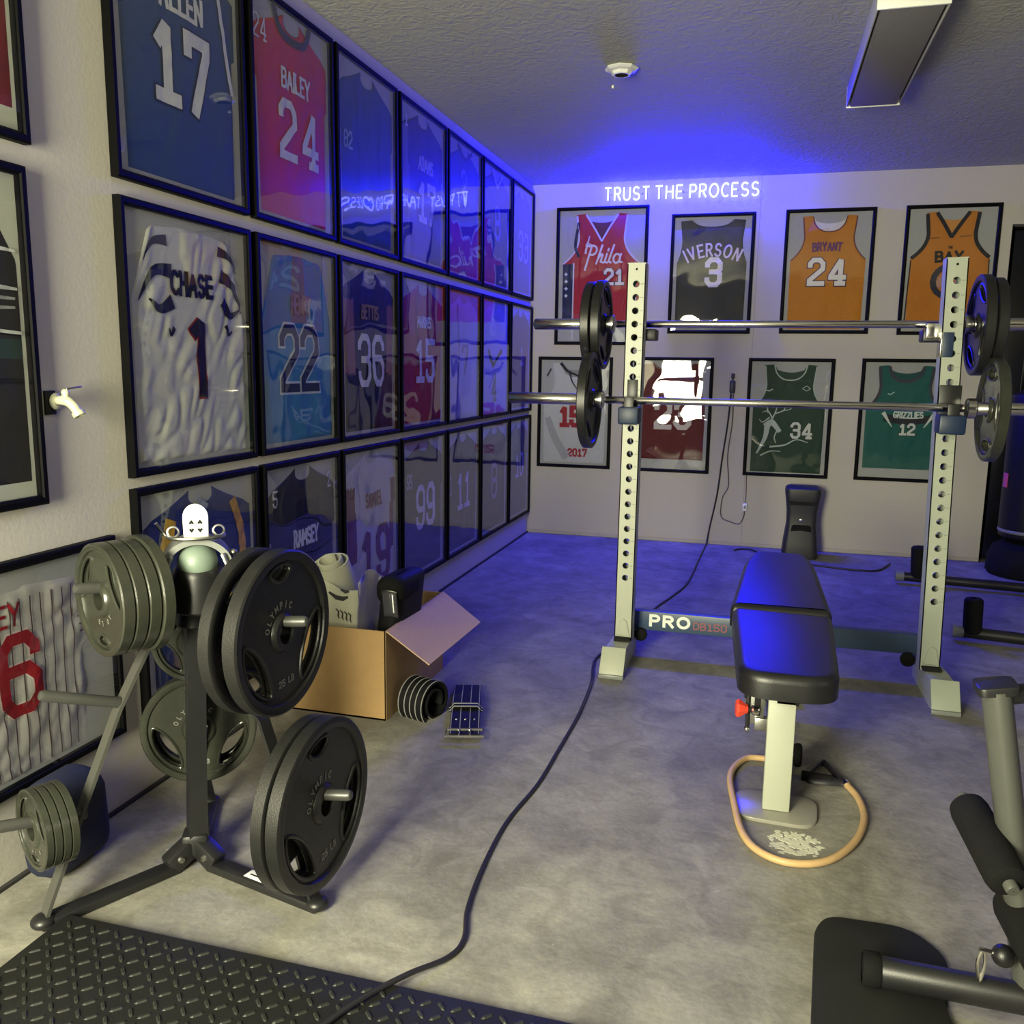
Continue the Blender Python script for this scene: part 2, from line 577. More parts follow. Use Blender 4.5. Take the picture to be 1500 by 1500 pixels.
def layout(chars, h, gap=0.28, sx=1.0, arc=0.0, slant=0.0):
    """strokes of a text centred at the origin, height h; arc lifts the middle"""
    res = []
    x = 0
    for ch in chars:
        if ch == ' ':
            x += 0.45 + gap
            continue
        w = glyph_width(ch)
        res.append((ch, x, w))
        x += w + gap
    tot = x - gap
    out = []
    for ch, x0, w in res:
        letter = []
        xm = (x0 + w / 2 - tot / 2) * h * sx
        ang = -2 * arc * xm if arc else 0
        lift = -arc * xm * xm
        for s in GL[ch]:
            q = []
            for (a, b) in s:
                lx = (a - w / 2 + slant * b) * h * sx
                lz = b * h
                if arc:
                    lx, lz = lx * math.cos(ang) - lz * math.sin(ang), lx * math.sin(ang) + lz * math.cos(ang)
                q.append((xm + lx, lz + lift))
            letter.append(q)
        out.append((ch, letter))
    return out


def resample(pts, d):
    out = [pts[0]]
    for a, b in zip(pts, pts[1:]):
        L = math.hypot(b[0] - a[0], b[1] - a[1])
        n = max(1, int(math.ceil(L / d)))
        for k in range(1, n + 1):
            out.append((a[0] + (b[0] - a[0]) * k / n, a[1] + (b[1] - a[1]) * k / n))
    return out


def ribbon(mb, pts, w, surf, off, mi=0, d=0.008, w_end=None, cap=True):
    """flat band along a 2D polyline, lying on surf(x, z) lifted by off, facing -y"""
    closed = math.hypot(pts[0][0] - pts[-1][0], pts[0][1] - pts[-1][1]) < 1e-6
    P = list(pts)
    if not closed and cap:      # square ends
        def ext(a, b):
            L = math.hypot(a[0] - b[0], a[1] - b[1]) or 1
            return (a[0] + (a[0] - b[0]) / L * w * 0.5, a[1] + (a[1] - b[1]) / L * w * 0.5)
        P[0], P[-1] = ext(P[0], P[1]), ext(P[-1], P[-2])
    P = resample(P, d)
    n = len(P)
    vs = []
    na = max(1, int(math.ceil(w / 0.012)))      # bands follow the folds across their width too
    for i in range(n):
        if closed:
            a, b, c = P[(i - 1) % (n - 1)] if i else P[n - 2], P[i], P[(i + 1) % (n - 1)] if i < n - 1 else P[1]
        else:
            a, b, c = P[max(i - 1, 0)], P[i], P[min(i + 1, n - 1)]
        t1 = Vector((b[0] - a[0], b[1] - a[1]))
        t2 = Vector((c[0] - b[0], c[1] - b[1]))
        if t1.length < 1e-9:
            t1 = t2
        if t2.length < 1e-9:
            t2 = t1
        t1, t2 = t1.normalized(), t2.normalized()
        n1, n2 = Vector((-t1.y, t1.x)), Vector((-t2.y, t2.x))
        m = n1 + n2
        if m.length < 1e-3:
            m = n1.copy()
        m.normalize()
        ww = w if w_end is None else w + (w_end - w) * i / (n - 1)
        rows = [(m, 1 / m.dot(n1))] if m.dot(n1) > 0.70 else [(n1, 1.0), (n2, 1.0)]     # sharp corners are bevelled
        for mm, k in rows:
            for g in range(na + 1):
                q = Vector(b) + mm * ((1 - 2 * g / na) * ww / 2 * k)
                vs.append((q.x, -(surf(q.x, q.y) + off + 0.0004 * i / n), q.y))     # a stroke crossing itself lies on top
    m1 = na + 1
    fs = [(m1 * i + g, m1 * i + g + 1, m1 * i + m1 + g + 1, m1 * i + m1 + g) for i in range(len(vs) // m1 - 1) for g in range(na)]
    mb.add(vs, fs, mi)


def put_text(mb, chars, h, cx, cz, w, surf, off, mi=0, **k):
    for ch, strokes in layout(chars, h, **k):
        for q, s in enumerate(strokes):
            ribbon(mb, [(x + cx, z + cz) for x, z in s], w, surf, off + 0.0003 * q, mi)
# ------------------------------------------------------------------ the room
XL, YB, HC = -1.616, 6.172, 2.444
XR, YR = 3.3, -1.6
T = 0.12
DX0, DX1, DH = 1.405, 2.35, 2.10      # doorway in the back wall


def flat_struct(name, c, s, m, label):
    return struct(MB().box(c, s).build(name, m, smooth=False), label)


flat_struct('floor', ((XL + XR) / 2, (YB + YR) / 2 + 0.4, -0.05), (XR - XL + 2 * T, YB - YR + 2 * T + 0.8, 0.1), CONCRETE, 'stained grey concrete garage floor')
flat_struct('ceiling', ((XL + XR) / 2, (YB + YR) / 2 + 0.4, HC + 0.05), (XR - XL + 2 * T, YB - YR + 2 * T + 0.8, 0.1), CEIL, 'grey ceiling with a rough skim texture')
flat_struct('wall_left', (XL - T / 2, (YB + YR) / 2, HC / 2), (T, YB - YR + 2 * T, HC), WALL, 'off-white left wall behind three rows of frames')
flat_struct('wall_right', (XR + T / 2, (YB + YR) / 2, HC / 2), (T, YB - YR + 2 * T, HC), mat('dim_wall', (0.22, 0.21, 0.19), rough=0.8), 'plain right wall outside the picture')
flat_struct('wall_rear', ((XL + XR) / 2, YR - T / 2, HC / 2), (XR - XL, T, HC), mat('rear_wall_paint', (0.10, 0.095, 0.085), rough=0.8), 'plain wall behind the camera')
bw = MB()
bw.box(((XL + DX0) / 2, YB + T / 2, HC / 2), (DX0 - XL, T, HC))
bw.box(((DX0 + DX1) / 2, YB + T / 2, (HC + DH) / 2), (DX1 - DX0, T, HC - DH))
bw.box(((DX1 + XR) / 2, YB + T / 2, HC / 2), (XR - DX1, T, HC))
struct(bw.build('wall_back', WALL, smooth=False), 'off-white back wall with two rows of frames under the neon sign')
# dark recess beyond the doorway
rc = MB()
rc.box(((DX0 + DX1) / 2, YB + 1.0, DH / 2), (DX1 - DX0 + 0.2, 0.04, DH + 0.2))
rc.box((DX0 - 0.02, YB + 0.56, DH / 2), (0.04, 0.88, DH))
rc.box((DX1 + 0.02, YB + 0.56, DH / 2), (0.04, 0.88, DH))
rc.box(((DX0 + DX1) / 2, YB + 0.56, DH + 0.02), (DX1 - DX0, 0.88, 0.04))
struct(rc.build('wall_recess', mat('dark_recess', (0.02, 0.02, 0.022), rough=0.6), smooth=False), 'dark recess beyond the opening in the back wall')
# half open dark door in the opening
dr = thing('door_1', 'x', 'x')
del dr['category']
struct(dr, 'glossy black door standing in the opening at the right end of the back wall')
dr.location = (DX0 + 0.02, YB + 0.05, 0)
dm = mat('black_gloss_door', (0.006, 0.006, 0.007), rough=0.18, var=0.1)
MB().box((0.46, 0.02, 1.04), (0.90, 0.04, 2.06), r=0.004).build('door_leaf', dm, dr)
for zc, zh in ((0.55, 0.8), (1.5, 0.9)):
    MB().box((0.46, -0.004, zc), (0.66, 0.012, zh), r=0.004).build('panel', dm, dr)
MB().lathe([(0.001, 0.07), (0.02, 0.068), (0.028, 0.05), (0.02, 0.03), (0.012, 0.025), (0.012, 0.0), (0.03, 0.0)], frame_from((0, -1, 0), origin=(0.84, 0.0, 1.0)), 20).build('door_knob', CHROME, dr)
# joint strip along the foot of the left wall, and the plaster seam in the back wall
struct(MB().box((XL + 0.006, (YB - 0.2) / 2, 0.004), (0.012, YB + 0.2, 0.008)).build('baseboard_left', mat('dark_joint', (0.02, 0.018, 0.02), rough=0.9), smooth=False), 'dark joint between left wall and floor')
struct(MB().box((-0.083, YB - 0.0008, 1.23), (0.004, 0.0016, 2.43)).build('trim_1', mat('seam_grey', (0.34, 0.32, 0.29), rough=0.8), smooth=False), 'thin vertical board seam in the back wall')
struct(MB().box(((XL + DX0) / 2, YB - 0.004, 0.012), (DX0 - XL, 0.008, 0.024), r=0.003).build('baseboard_back', mat('scuffed_base', (0.42, 0.39, 0.34), rough=0.8), smooth=False), 'low scuffed strip along the foot of the back wall')


# ------------------------------------------------------------------ framed jerseys
def tank(style=0):
    def Lf(v):
        if v < 0.60:
            return 0.05 - 0.012 * v
        mid, end = ((0.195, 0.165), (0.225, 0.195), (0.105, 0.075))[style]
        if v < 0.80:
            t = (v - 0.60) / 0.20
            return 0.043 + (mid - 0.043) * (1 - (1 - t) ** 2.2)
        t = (v - 0.80) / 0.18
        return mid + (end - mid) * t

    def top(u):
        a = abs(u - 0.5) * 2
        if a > 0.62:
            return 0.975 - 0.02 * (a - 0.62)
        t = a / 0.62
        dep = (0.13, 0.20, 0.06)[style]
        if style == 1:
            return 0.975 - dep * (1 - t)
        return 0.975 - dep * math.sqrt(max(0, 1 - t ** 2.4))
    return Lf, top


def football(style=0):
    def Lf(v):
        if style == 2:      # spread to the edges of the mat
            return 0.02 if v < 0.74 else 0.02 + (v - 0.74) * 0.75
        if style == 1:      # folded in towards the collar, spreading down the body
            if v > 0.93:
                return 0.17 + (v - 0.93) * 1.5
            if v > 0.66:
                return 0.17 - 0.13 * ((0.93 - v) / 0.27)
            return 0.04
        if v > 0.86:
            return 0.05 + (v - 0.86) * 1.9
        if v > 0.62:
            return 0.03
        return 0.07 - 0.02 * v

    def top(u):
        a = abs(u - 0.5) * 2
        if a > 0.42:
            return 0.985 - 0.10 * ((a - 0.42) / 0.58) ** 1.2 if style == 0 else 0.97 - 0.02 * a
        return 0.985 - 0.075 * math.sqrt(max(0, 1 - (a / 0.42) ** 2)) if style == 0 else 0.965
    return Lf, top


def baseball():
    def Lf(v):
        if v > 0.60:
            return 0.02
        if v > 0.52:
            return 0.02 + (0.60 - v) / 0.08 * 0.12
        return 0.14

    def top(u):
        a = abs(u - 0.5) * 2
        return 0.93 - 0.06 * a if a > 0.25 else 0.90
    return Lf, top


SHAPES = {'tank': lambda: tank(0), 'tankv': lambda: tank(1), 'tankflat': lambda: tank(2), 'football': lambda: football(0), 'full': lambda: football(2), 'chase': lambda: football(1), 'baseball': baseball}


def framed(spec):
    """a framed jersey hung on a wall: local x to the viewer's right, z up, -y out of the wall"""
    w, h = spec['w'], spec['h']
    root = thing('framed_jersey', spec['label'], 'framed jersey', spec['loc'], spec['rz'], spec.get('group'))
    mw, md = 0.022, 0.023
    # mitred moulding with a stepped profile
    prof = [(0, 0), (0, md - 0.004), (0.004, md), (mw - 0.006, md), (mw - 0.003, md - 0.004), (mw, md - 0.005), (mw, 0.002)]
    fb = MB()
    cs = [(-w / 2, 0, 1, 1), (w / 2, 0, -1, 1), (w / 2, h, -1, -1), (-w / 2, h, 1, -1)]
    vs = []
    for (x, z, dx, dz) in cs:
        for (a, b) in prof:
            vs.append((x + dx * a, -b, z + dz * a))
    k = len(prof)
    fs = []
    for i in range(4):
        j = (i + 1) % 4
        for q in range(k - 1):
            fs.append((i * k + q, j * k + q, j * k + q + 1, i * k + q + 1))
    fb.add(vs, fs)
    fb.build('frame', BLACKFRAME, root, smooth=False)
    iw, ih = w - 2 * mw, h - 2 * mw
    MB().box((0, -0.004, h / 2), (iw + 0.01, 0.004, ih + 0.01)).build('mat_board', spec.get('mat', MATBOARD), root, smooth=False)
    MB().box((0, -(md - 0.0055), h / 2), (iw + 0.004, 0.002, ih + 0.004)).build('glass_pane', GLASS, root, smooth=False)
    # the jersey itself
    Lf, top = SHAPES[spec['shape']]()
    sd = spec.get('seed', 1) * 7.3
    amp = spec.get('amp', 0.0045)

    def surf(x, z):
        f = noise.noise(Vector((x * 11 + sd, z * 4.5, sd))) + 0.55 * spec.get('crease', 1.0) * (abs(noise.noise(Vector((x * 21 - z * 9, z * 12, sd + 5)))) * 2 - 0.5)
        return 0.0088 + max(-0.0022, min(0.0046, amp * f))
    nx, nz = spec.get('res', (34, 44))
    x0, z0 = -iw / 2, mw
    jb = MB()
    mats = [fabric(spec['col']) if not spec.get('material') else spec['material']]
    regs = []
    for (fn, c) in spec.get('regions', []):
        mats.append(fabric(c))
        regs.append(fn)
    vs, uv = [], []
    zb = spec.get('bottom', 0.02)
    for j in range(nz + 1):
        for i in range(nx + 1):
            u = i / nx
            v = zb + (j / nz) * (top(u) - zb)
            L_ = Lf(v)
            x = L_ + (1 - 2 * L_) * u
            wx, wz = x0 + x * iw, z0 + v * ih
            edge = i in (0, nx) or j in (0, nz)
            vs.append((wx, -(0.0062 if edge else surf(wx, wz)), wz))
            uv.append((x, v, u))
    fs, mi = [], []
    for j in range(nz):
        for i in range(nx):
            a = j * (nx + 1) + i
            fs.append((a, a + 1, a + nx + 2, a + nx + 1))
            cu = [sum(uv[q][t] for q in fs[-1]) / 4 for t in range(3)]
            m_ = 0
            for r_i, fn in enumerate(regs):
                if fn(cu[0], cu[1], cu[2]):
                    m_ = r_i + 1
            mi.append(m_)
    jb.v, jb.f, jb.m = vs, fs, mi
    jersey = jb.build('jersey', mats, root, angle=80)

    def X(u):
        return x0 + u * iw

    def Z(v):
        return z0 + v * ih
    # back of the collar seen through the neck opening
    if spec.get('neck'):
        nb = MB()
        pts = []
        for i in range(13):
            u = 0.5 + (i / 12 - 0.5) * spec.get('neckw', 0.62)
            v = top(u)
            L_ = Lf(min(v, 0.97))
            pts.append((L_ + (1 - 2 * L_) * u, v))
        vv = []
        for (a, b) in pts:
            vv.append((X(a), -0.0072, Z(b - 0.004)))
        for (a, b) in pts:
            vv.append((X(a), -0.0068, Z(min(0.975, max(b, 0.955 - 0.05 * (1 - (abs(a - 0.5) * 4) ** 2))))))
        n_ = len(pts)
        nb.add(vv, [(i, i + 1, n_ + i + 1, n_ + i) for i in range(n_ - 1)])
        nb.build('inner_collar', fabric(spec['neck']), jersey)
    for nm, items in spec.get('decor', {}).items():
        cols = []
        b = MB()
        for it in items:
            c = it['c']
            if c not in cols:
                cols.append(c)
            m_ = cols.index(c)
            off = it.get('off', 0.0025)
            if it['k'] == 't':
                hh = it['h'] * ih
                cx, cz = X(it['x']), Z(it['z'])
                kw = dict(gap=it.get('gap', 0.3), sx=it.get('sx', 1.0), arc=it.get('arc', 0.0), slant=it.get('slant', 0.0))
                if 'o' in it:
                    if it['o'] not in cols:
                        cols.append(it['o'])
                    put_text(b, it['s'], hh, cx, cz, it['w'] * hh * 1.0 + it.get('ow', 0.012), surf, off - 0.0013, cols.index(it['o']), **kw)
                put_text(b, it['s'], hh, cx, cz, it['w'] * hh, surf, off, m_, **kw)
            elif it['k'] == 's':
                pts = [(X(a), Z(q)) for a, q in it['p']]
                if it.get('sm'):
                    pts = [(q.x, q.y) for q in smooth_path([Vector((a, q_, 0)) for a, q_ in pts], 6)]
                ribbon(b, pts, it['w'] * iw, surf, off, m_, w_end=(it['we'] * iw if 'we' in it else None), cap=it.get('cap', True))
            elif it['k'] == 'd':     # dots / small lozenges
                for (a, q) in it['p']:
                    r = it['r'] * iw
                    pv = [(X(a) + r * math.cos(t * PI / 4) * (1 if t % 2 == 0 else 0.55), Z(q) + r * math.sin(t * PI / 4) * (1 if t % 2 == 0 else 0.55)) for t in range(8)]
                    b.add([(x_, -(surf(x_, z_) + off), z_) for x_, z_ in pv], [tuple(range(8))], m_)
        b.build(nm, [fabric(c) for c in cols], jersey, smooth=False)
    return root


def trim_tank(col, w=0.018, style=0):
    """stroke along neckline and armholes of a tank"""
    Lf, top = tank(style)
    nk = []
    for i in range(25):
        u = 0.5 + (i / 24 - 0.5) * 0.62
        v = top(u)
        L_ = Lf(min(v, 0.97))
        nk.append((L_ + (1 - 2 * L_) * u, v - 0.008))
    arm = [(Lf(v) + 0.008, v) for v in [0.60 + 0.36 * i / 18 for i in range(19)]]
    arm2 = [(1 - a, v) for a, v in arm]
    return [dict(k='s', p=nk, w=w, c=col, cap=False), dict(k='s', p=arm, w=w, c=col, cap=False), dict(k='s', p=arm2, w=w, c=col, cap=False)]


LW = math.pi / 2
cols_y = [(1.961, 2.562), (2.596, 3.156), (3.180, 3.758), (3.785, 4.386), (4.408, 4.973), (4.995, 5.592), (5.612, 6.150)]
rows_z = [(1.661, 2.381), (0.893, 1.618), (0.154, 0.863)]


def left(c, r, **k):
    y0, y1 = cols_y[c]
    z0, z1 = rows_z[r]
    k.update(w=y1 - y0, h=z1 - z0, loc=(XL + 0.001, (y0 + y1) / 2, z0), rz=LW, seed=c * 3 + r + 1)
    return framed(k)


def back(x0, x1, z0, z1, seed, **k):
    k.update(w=x1 - x0, h=z1 - z0, loc=((x0 + x1) / 2, YB - 0.001, z0), rz=0.0, seed=seed)
    return framed(k)


def num(s, x, z, h, c, o=None, w=0.17, sx=0.85, gap=0.32, ow=0.012, **k):
    d = dict(k='t', s=s, x=x, z=z, h=h, c=c, w=w, sx=sx, gap=gap, ow=ow, **k)
    if o:
        d['o'] = o
    return d


def name_(s, x, z, h, c, w=0.17, sx=0.75, gap=0.28, **k):
    return dict(k='t', s=s, x=x, z=z, h=h, c=c, w=w, sx=sx, gap=gap, **k)


G_L = 'framed jerseys on the left wall'
G_B = 'framed jerseys on the back wall'
WHT = '#d8d8d8'
# ---- row one of the left wall
left(0, 0, label='framed royal blue jersey number 17 with white sleeve stripes, high on the left wall', group=G_L, shape='football', col='#2b4875', res=(44, 56), amp=0.003,
     decor={'number': [num('17', 0.50, 0.34, 0.27, WHT, '#1a2746', w=0.20, sx=0.8, gap=0.38)],
            'name': [name_('ALLEN', 0.51, 0.685, 0.095, WHT, w=0.2)],
            'sleeve_stripe': [dict(k='s', p=[(0.14, 0.93), (0.06, 0.70)], w=0.06, c=WHT), dict(k='s', p=[(0.80, 0.93), (0.86, 0.70), (0.92, 0.48)], w=0.03, c=WHT, sm=1)]},
     )
left(1, 0, label='framed red jersey number 24 with a dark collar and white lettering', group=G_L, shape='football', col='#c4281a', neck='#2c2c2c', res=(40, 52),
     decor={'number': [num('24', 0.56, 0.32, 0.25, WHT, None, w=0.17, sx=0.9, gap=0.42)],
            'name': [name_('BAILEY', 0.53, 0.645, 0.085, WHT, w=0.19)],
            'collar': [dict(k='s', p=[(0.28, 0.98), (0.34, 0.90), (0.50, 0.875), (0.66, 0.90), (0.72, 0.98)], w=0.05, c='#33302f', sm=1)],
            'sleeve_number': [num('24', 0.10, 0.80, 0.10, WHT, None, w=0.1, sx=0.7)]})
left(2, 0, label='framed plain teal blue jersey, its front without any large number', group=G_L, shape='football', col='#234a63',
     decor={'sleeve_number': [num('82', 0.16, 0.52, 0.085, '#8fa9a8', None, w=0.16, sx=0.7)],
            'seam': [dict(k='s', p=[(0.30, 0.90), (0.34, 0.6), (0.33, 0.35)], w=0.012, c='#1b3b52', sm=1), dict(k='s', p=[(0.72, 0.88), (0.70, 0.6), (0.74, 0.3)], w=0.012, c='#1b3b52', sm=1)]})
left(3, 0, label='framed dark slate jersey with a pale name box and number 17', group=G_L, shape='football', col='#2a2838',
     regions=[(lambda x, v, u: u < 0.14 and v < 0.86, '#6d6a70')],
     decor={'number': [num('17', 0.58, 0.30, 0.24, WHT, None, w=0.2)], 'name': [name_('ADAMS', 0.55, 0.63, 0.085, '#b9b7c4', w=0.2)],
            'sleeve_number': [num('1', 0.12, 0.86, 0.07, WHT, None, w=0.2)]})
left(4, 0, label='framed blue jersey, fifth of the upper row from the near end', group=G_L, shape='football', col='#28386e',
     decor={'number': [num('2', 0.46, 0.60, 0.20, '#8b93c4', None, w=0.16)], 'collar': [dict(k='s', p=[(0.30, 0.97), (0.5, 0.90), (0.70, 0.97)], w=0.04, c='#1c2450', sm=1)]})
left(5, 0, label='framed charcoal jersey with a white V collar, sixth of the upper row', group=G_L, shape='football', col='#3d3b4a',
     decor={'collar': [dict(k='s', p=[(0.32, 0.97), (0.5, 0.86), (0.68, 0.97)], w=0.04, c=WHT)], 'number': [num('8', 0.5, 0.42, 0.26, '#8886a0', None, w=0.16)]})
left(6, 0, label='framed grey jersey with pale number 33 in the upper row by the corner', group=G_L, shape='football', col='#74726f',
     decor={'number': [num('33', 0.55, 0.33, 0.26, '#c4c3d6', None, w=0.14, sx=0.8)]})
# ---- row two
STR = '#191a22'
left(0, 1, label='framed white jersey with black tiger stripes and a black number 1', group=G_L, shape='chase', col='#c9c8c8', res=(72, 96), amp=0.0065, crease=1.7,
     decor={'number': [num('|', 0.53, 0.295, 0.30, '#171015', '#8e2a26', w=0.17, sx=0.8, ow=0.010)],
            'name': [name_('CHASE', 0.50, 0.70, 0.085, '#121218', w=0.24, sx=0.80, gap=0.30)],
            'tiger_stripe': [dict(k='s', p=[(0.31, 0.905), (0.20, 0.89), (0.12, 0.81)], w=0.055, we=0.006, c=STR, sm=1, cap=False),
                             dict(k='s', p=[(0.34, 0.785), (0.20, 0.775), (0.08, 0.655)], w=0.075, we=0.006, c=STR, sm=1, cap=False),
                             dict(k='s', p=[(0.34, 0.665), (0.24, 0.63), (0.15, 0.665)], w=0.075, we=0.01, c=STR, sm=1, cap=False),
                             dict(k='s', p=[(0.34, 0.56), (0.31, 0.53), (0.29, 0.555)], w=0.03, we=0.008, c=STR, sm=1, cap=False),
                             dict(k='s', p=[(0.74, 0.905), (0.83, 0.885), (0.90, 0.82)], w=0.055, we=0.006, c=STR, sm=1, cap=False),
                             dict(k='s', p=[(0.75, 0.80), (0.86, 0.76), (0.94, 0.645)], w=0.075, we=0.006, c=STR, sm=1, cap=False),
                             dict(k='s', p=[(0.76, 0.69), (0.83, 0.63), (0.92, 0.66)], w=0.075, we=0.01, c=STR, sm=1, cap=False),
                             dict(k='s', p=[(0.78, 0.585), (0.81, 0.545), (0.85, 0.56)], w=0.03, we=0.008, c=STR, sm=1, cap=False)]})
left(1, 1, label='framed powder blue jersey with navy number 22 outlined in white', group=G_L, shape='chase', col='#3b7fae', res=(44, 56), amp=0.0055,
     regions=[(lambda x, v, u: v > 0.62 and 0.38 < u < 0.62, '#6d6a76')],
     decor={'number': [num('22', 0.50, 0.295, 0.30, '#1d2340', '#c9d2dc', w=0.15, sx=0.82, gap=0.25, ow=0.016)],
            'name': [name_('HENRY', 0.53, 0.68, 0.085, '#8d7c80', w=0.2, sx=0.6)]})
left(2, 1, label='framed black jersey with tan sleeves and white number 36', group=G_L, shape='football', col='#17171c', res=(40, 50),
     regions=[(lambda x, v, u: v > 0.36 and (u < 0.2 or u > 0.84) and v < 0.80, '#8d5b45')],
     decor={'number': [num('36', 0.52, 0.305, 0.28, WHT, None, w=0.15, sx=0.8, gap=0.3)],
            'name': [name_('BETTIS', 0.50, 0.70, 0.075, '#a08040', w=0.2)]})
left(3, 1, label='framed red jersey with white number 15 in the middle row', group=G_L, shape='football', col='#a01626',
     regions=[(lambda x, v, u: v > 0.40 and (0.30 < u < 0.36 or 0.66 < u < 0.72), '#7a0e1c')],
     decor={'number': [num('15', 0.53, 0.32, 0.27, WHT, None, w=0.17, sx=0.85)], 'name': [name_('MAHOMES', 0.51, 0.69, 0.07, WHT, w=0.2, sx=0.62)]})
left(4, 1, label='framed plain white jersey, fifth of the middle row', group=G_L, shape='football', col='#b9b5c6',
     decor={'seam': [dict(k='s', p=[(0.28, 0.9), (0.33, 0.5), (0.26, 0.05)], w=0.014, c='#5c5470', sm=1)],
            'number': [num('7', 0.55, 0.36, 0.22, '#8d86a8', None, w=0.14)]})
left(5, 1, label='framed white jersey with navy V stripe, sixth of the middle row', group=G_L, shape='football', col='#a8a8c0',
     decor={'collar': [dict(k='s', p=[(0.25, 0.55), (0.42, 0.43), (0.70, 0.56)], w=0.05, c='#1e2144')], 'number': [num('4', 0.46, 0.12, 0.24, '#4b3a66', None, w=0.14)]})
left(6, 1, label='framed tan jersey in the middle row by the corner', group=G_L, shape='football', col='#8a6a55',
     decor={'number': [num('1', 0.55, 0.45, 0.16, '#b9a9b4', None, w=0.2)]})
# ---- row three
left(0, 2, label='framed royal blue jersey with yellow sleeve stripes, behind the weight tree', group=G_L, shape='football', col='#1f2f66', res=(44, 56),
     decor={'sleeve_stripe': [dict(k='s', p=[(0.24, 0.87), (0.18, 0.74), (0.14, 0.60)], w=0.085, c='#c79a16', cap=False), dict(k='s', p=[(0.78, 0.90), (0.86, 0.74), (0.87, 0.54)], w=0.065, c='#b98a2c', sm=1, cap=False)],
            'number': [num('99', 0.5, 0.28, 0.28, '#c79a16', None, w=0.16)], 'shoulder_mark': [dict(k='s', p=[(0.48, 0.93), (0.53, 0.90)], w=0.03, c='#8d93b0')]})
left(1, 2, label='framed dark grey jersey with black name panel and white number 20', group=G_L, shape='football', col='#2c2c2b', res=(40, 50),
     regions=[(lambda x, v, u: 0.40 < x < 0.74 and 0.44 < v < 0.80, '#0c0c0c')],
     decor={'number': [num('20', 0.52, 0.08, 0.31, WHT, '#101010', w=0.15, sx=0.85, gap=0.3)],
            'name': [name_('RAMSEY', 0.52, 0.55, 0.085, WHT, w=0.22, sx=0.62)],
            'sleeve_number': [num('5', 0.11, 0.80, 0.08, WHT, None, w=0.14, sx=0.8), num('2', 0.88, 0.84, 0.08, WHT, None, w=0.14, sx=0.7)]})
left(2, 2, label='framed white jersey with maroon number 19 above the cardboard box', group=G_L, shape='football', col='#bdb9c2', res=(36, 46),
     regions=[(lambda x, v, u: v > 0.30 and (u < 0.17 or u > 0.90) and v < 0.78, '#6a2430')],
     decor={'number': [num('19', 0.56, 0.12, 0.34, '#6a2430', None, w=0.19, sx=0.8)], 'name': [name_('SAMUEL', 0.54, 0.63, 0.085, '#7a2a34', w=0.18, sx=0.6)]})
left(3, 2, label='framed slate grey jersey with tall white 99 and small numerals on its sleeve', group=G_L, shape='football', col='#45434a',
     decor={'number': [num('99', 0.53, 0.35, 0.29, '#cfcbe0', None, w=0.16, sx=0.78)], 'sleeve_number': [num('99', 0.15, 0.66, 0.10, '#a9a6ba', None, w=0.15, sx=0.6)]})
left(4, 2, label='framed grey jersey with white number 11', group=G_L, shape='football', col='#4c4b4e',
     decor={'number': [num('11', 0.50, 0.36, 0.28, '#c9c6d8', None, w=0.15, sx=0.75)], 'sleeve_number': [num('1', 0.07, 0.5, 0.16, '#8b88a0', None, w=0.15, sx=0.6)]})
left(5, 2, label='framed grey jersey with faded number 8 in the lower row', group=G_L, shape='football', col='#55534f',
     decor={'number': [num('8', 0.48, 0.32, 0.30, '#93909f', None, w=0.15)]})
left(6, 2, label='framed grey jersey with pale number 10 in the lower row by the corner', group=G_L, shape='football', col='#605f60',
     decor={'number': [num('10', 0.52, 0.42, 0.22, '#b7b5d0', None, w=0.15)]})

# ---- the three frames nearest the camera, cut by the left picture edge


def near(y0, y1, z0, z1, seed, **k):
    k.update(w=y1 - y0, h=z1 - z0, loc=(XL + 0.001, (y0 + y1) / 2, z0), rz=LW, seed=seed)
    return framed(k)


near(1.09, 1.69, 1.672, 2.392, 40, label='framed dark red jersey cut off at the upper left of the picture', group=G_L, shape='full', col='#7c1424', bottom=0.07, mat=mat('white_mat_board', '#c6c8bf', rough=0.85, var=0.04))
near(1.07, 1.668, 0.868, 1.622, 41, label='framed black jersey with a silver wing and a teal band, at the left picture edge', group=G_L, shape='full', col='#111214', mat=MATS['white_mat_board'],
     bottom=0.05, regions=[(lambda x, v, u: 0.445 < v < 0.505, '#1d3b3a')],
     decor={'wing': [dict(k='s', p=[(0.55, 0.70), (0.75, 0.665), (0.94, 0.655)], w=0.05, we=0.01, c='#b9bcbc', sm=1),
                     dict(k='s', p=[(0.55, 0.655), (0.75, 0.63), (0.93, 0.625)], w=0.04, we=0.01, c='#8f9393', sm=1),
                     dict(k='s', p=[(0.56, 0.62), (0.76, 0.595), (0.93, 0.597)], w=0.035, we=0.01, c='#8f9393', sm=1),
                     dict(k='s', p=[(0.60, 0.60), (0.70, 0.56), (0.82, 0.53), (0.96, 0.52)], w=0.02, we=0.012, c='#cfd1d0', sm=1),
                     dict(k='s', p=[(0.84, 0.775), (0.96, 0.77)], w=0.02, we=0.01, c='#d8d8d8')],
            'number': [num('2', 0.64, 0.84, 0.08, WHT, None, w=0.2)]})
PIN = '#4a3238'
pin_ = [dict(k='s', p=[(0.16 + 0.041 * i + 0.004 * math.sin(i), 0.03), (0.16 + 0.041 * i - 0.004, 0.35), (0.16 + 0.041 * i + 0.004, 0.60), (0.16 + 0.041 * i, 0.86)], w=0.0045, c=PIN, sm=1, cap=False) for i in range(17)]
slv = [dict(k='s', p=[(0.845, 0.87 - 0.038 * i), (0.985, 0.875 - 0.038 * i)], w=0.0045, c=PIN, cap=False) for i in range(8)]
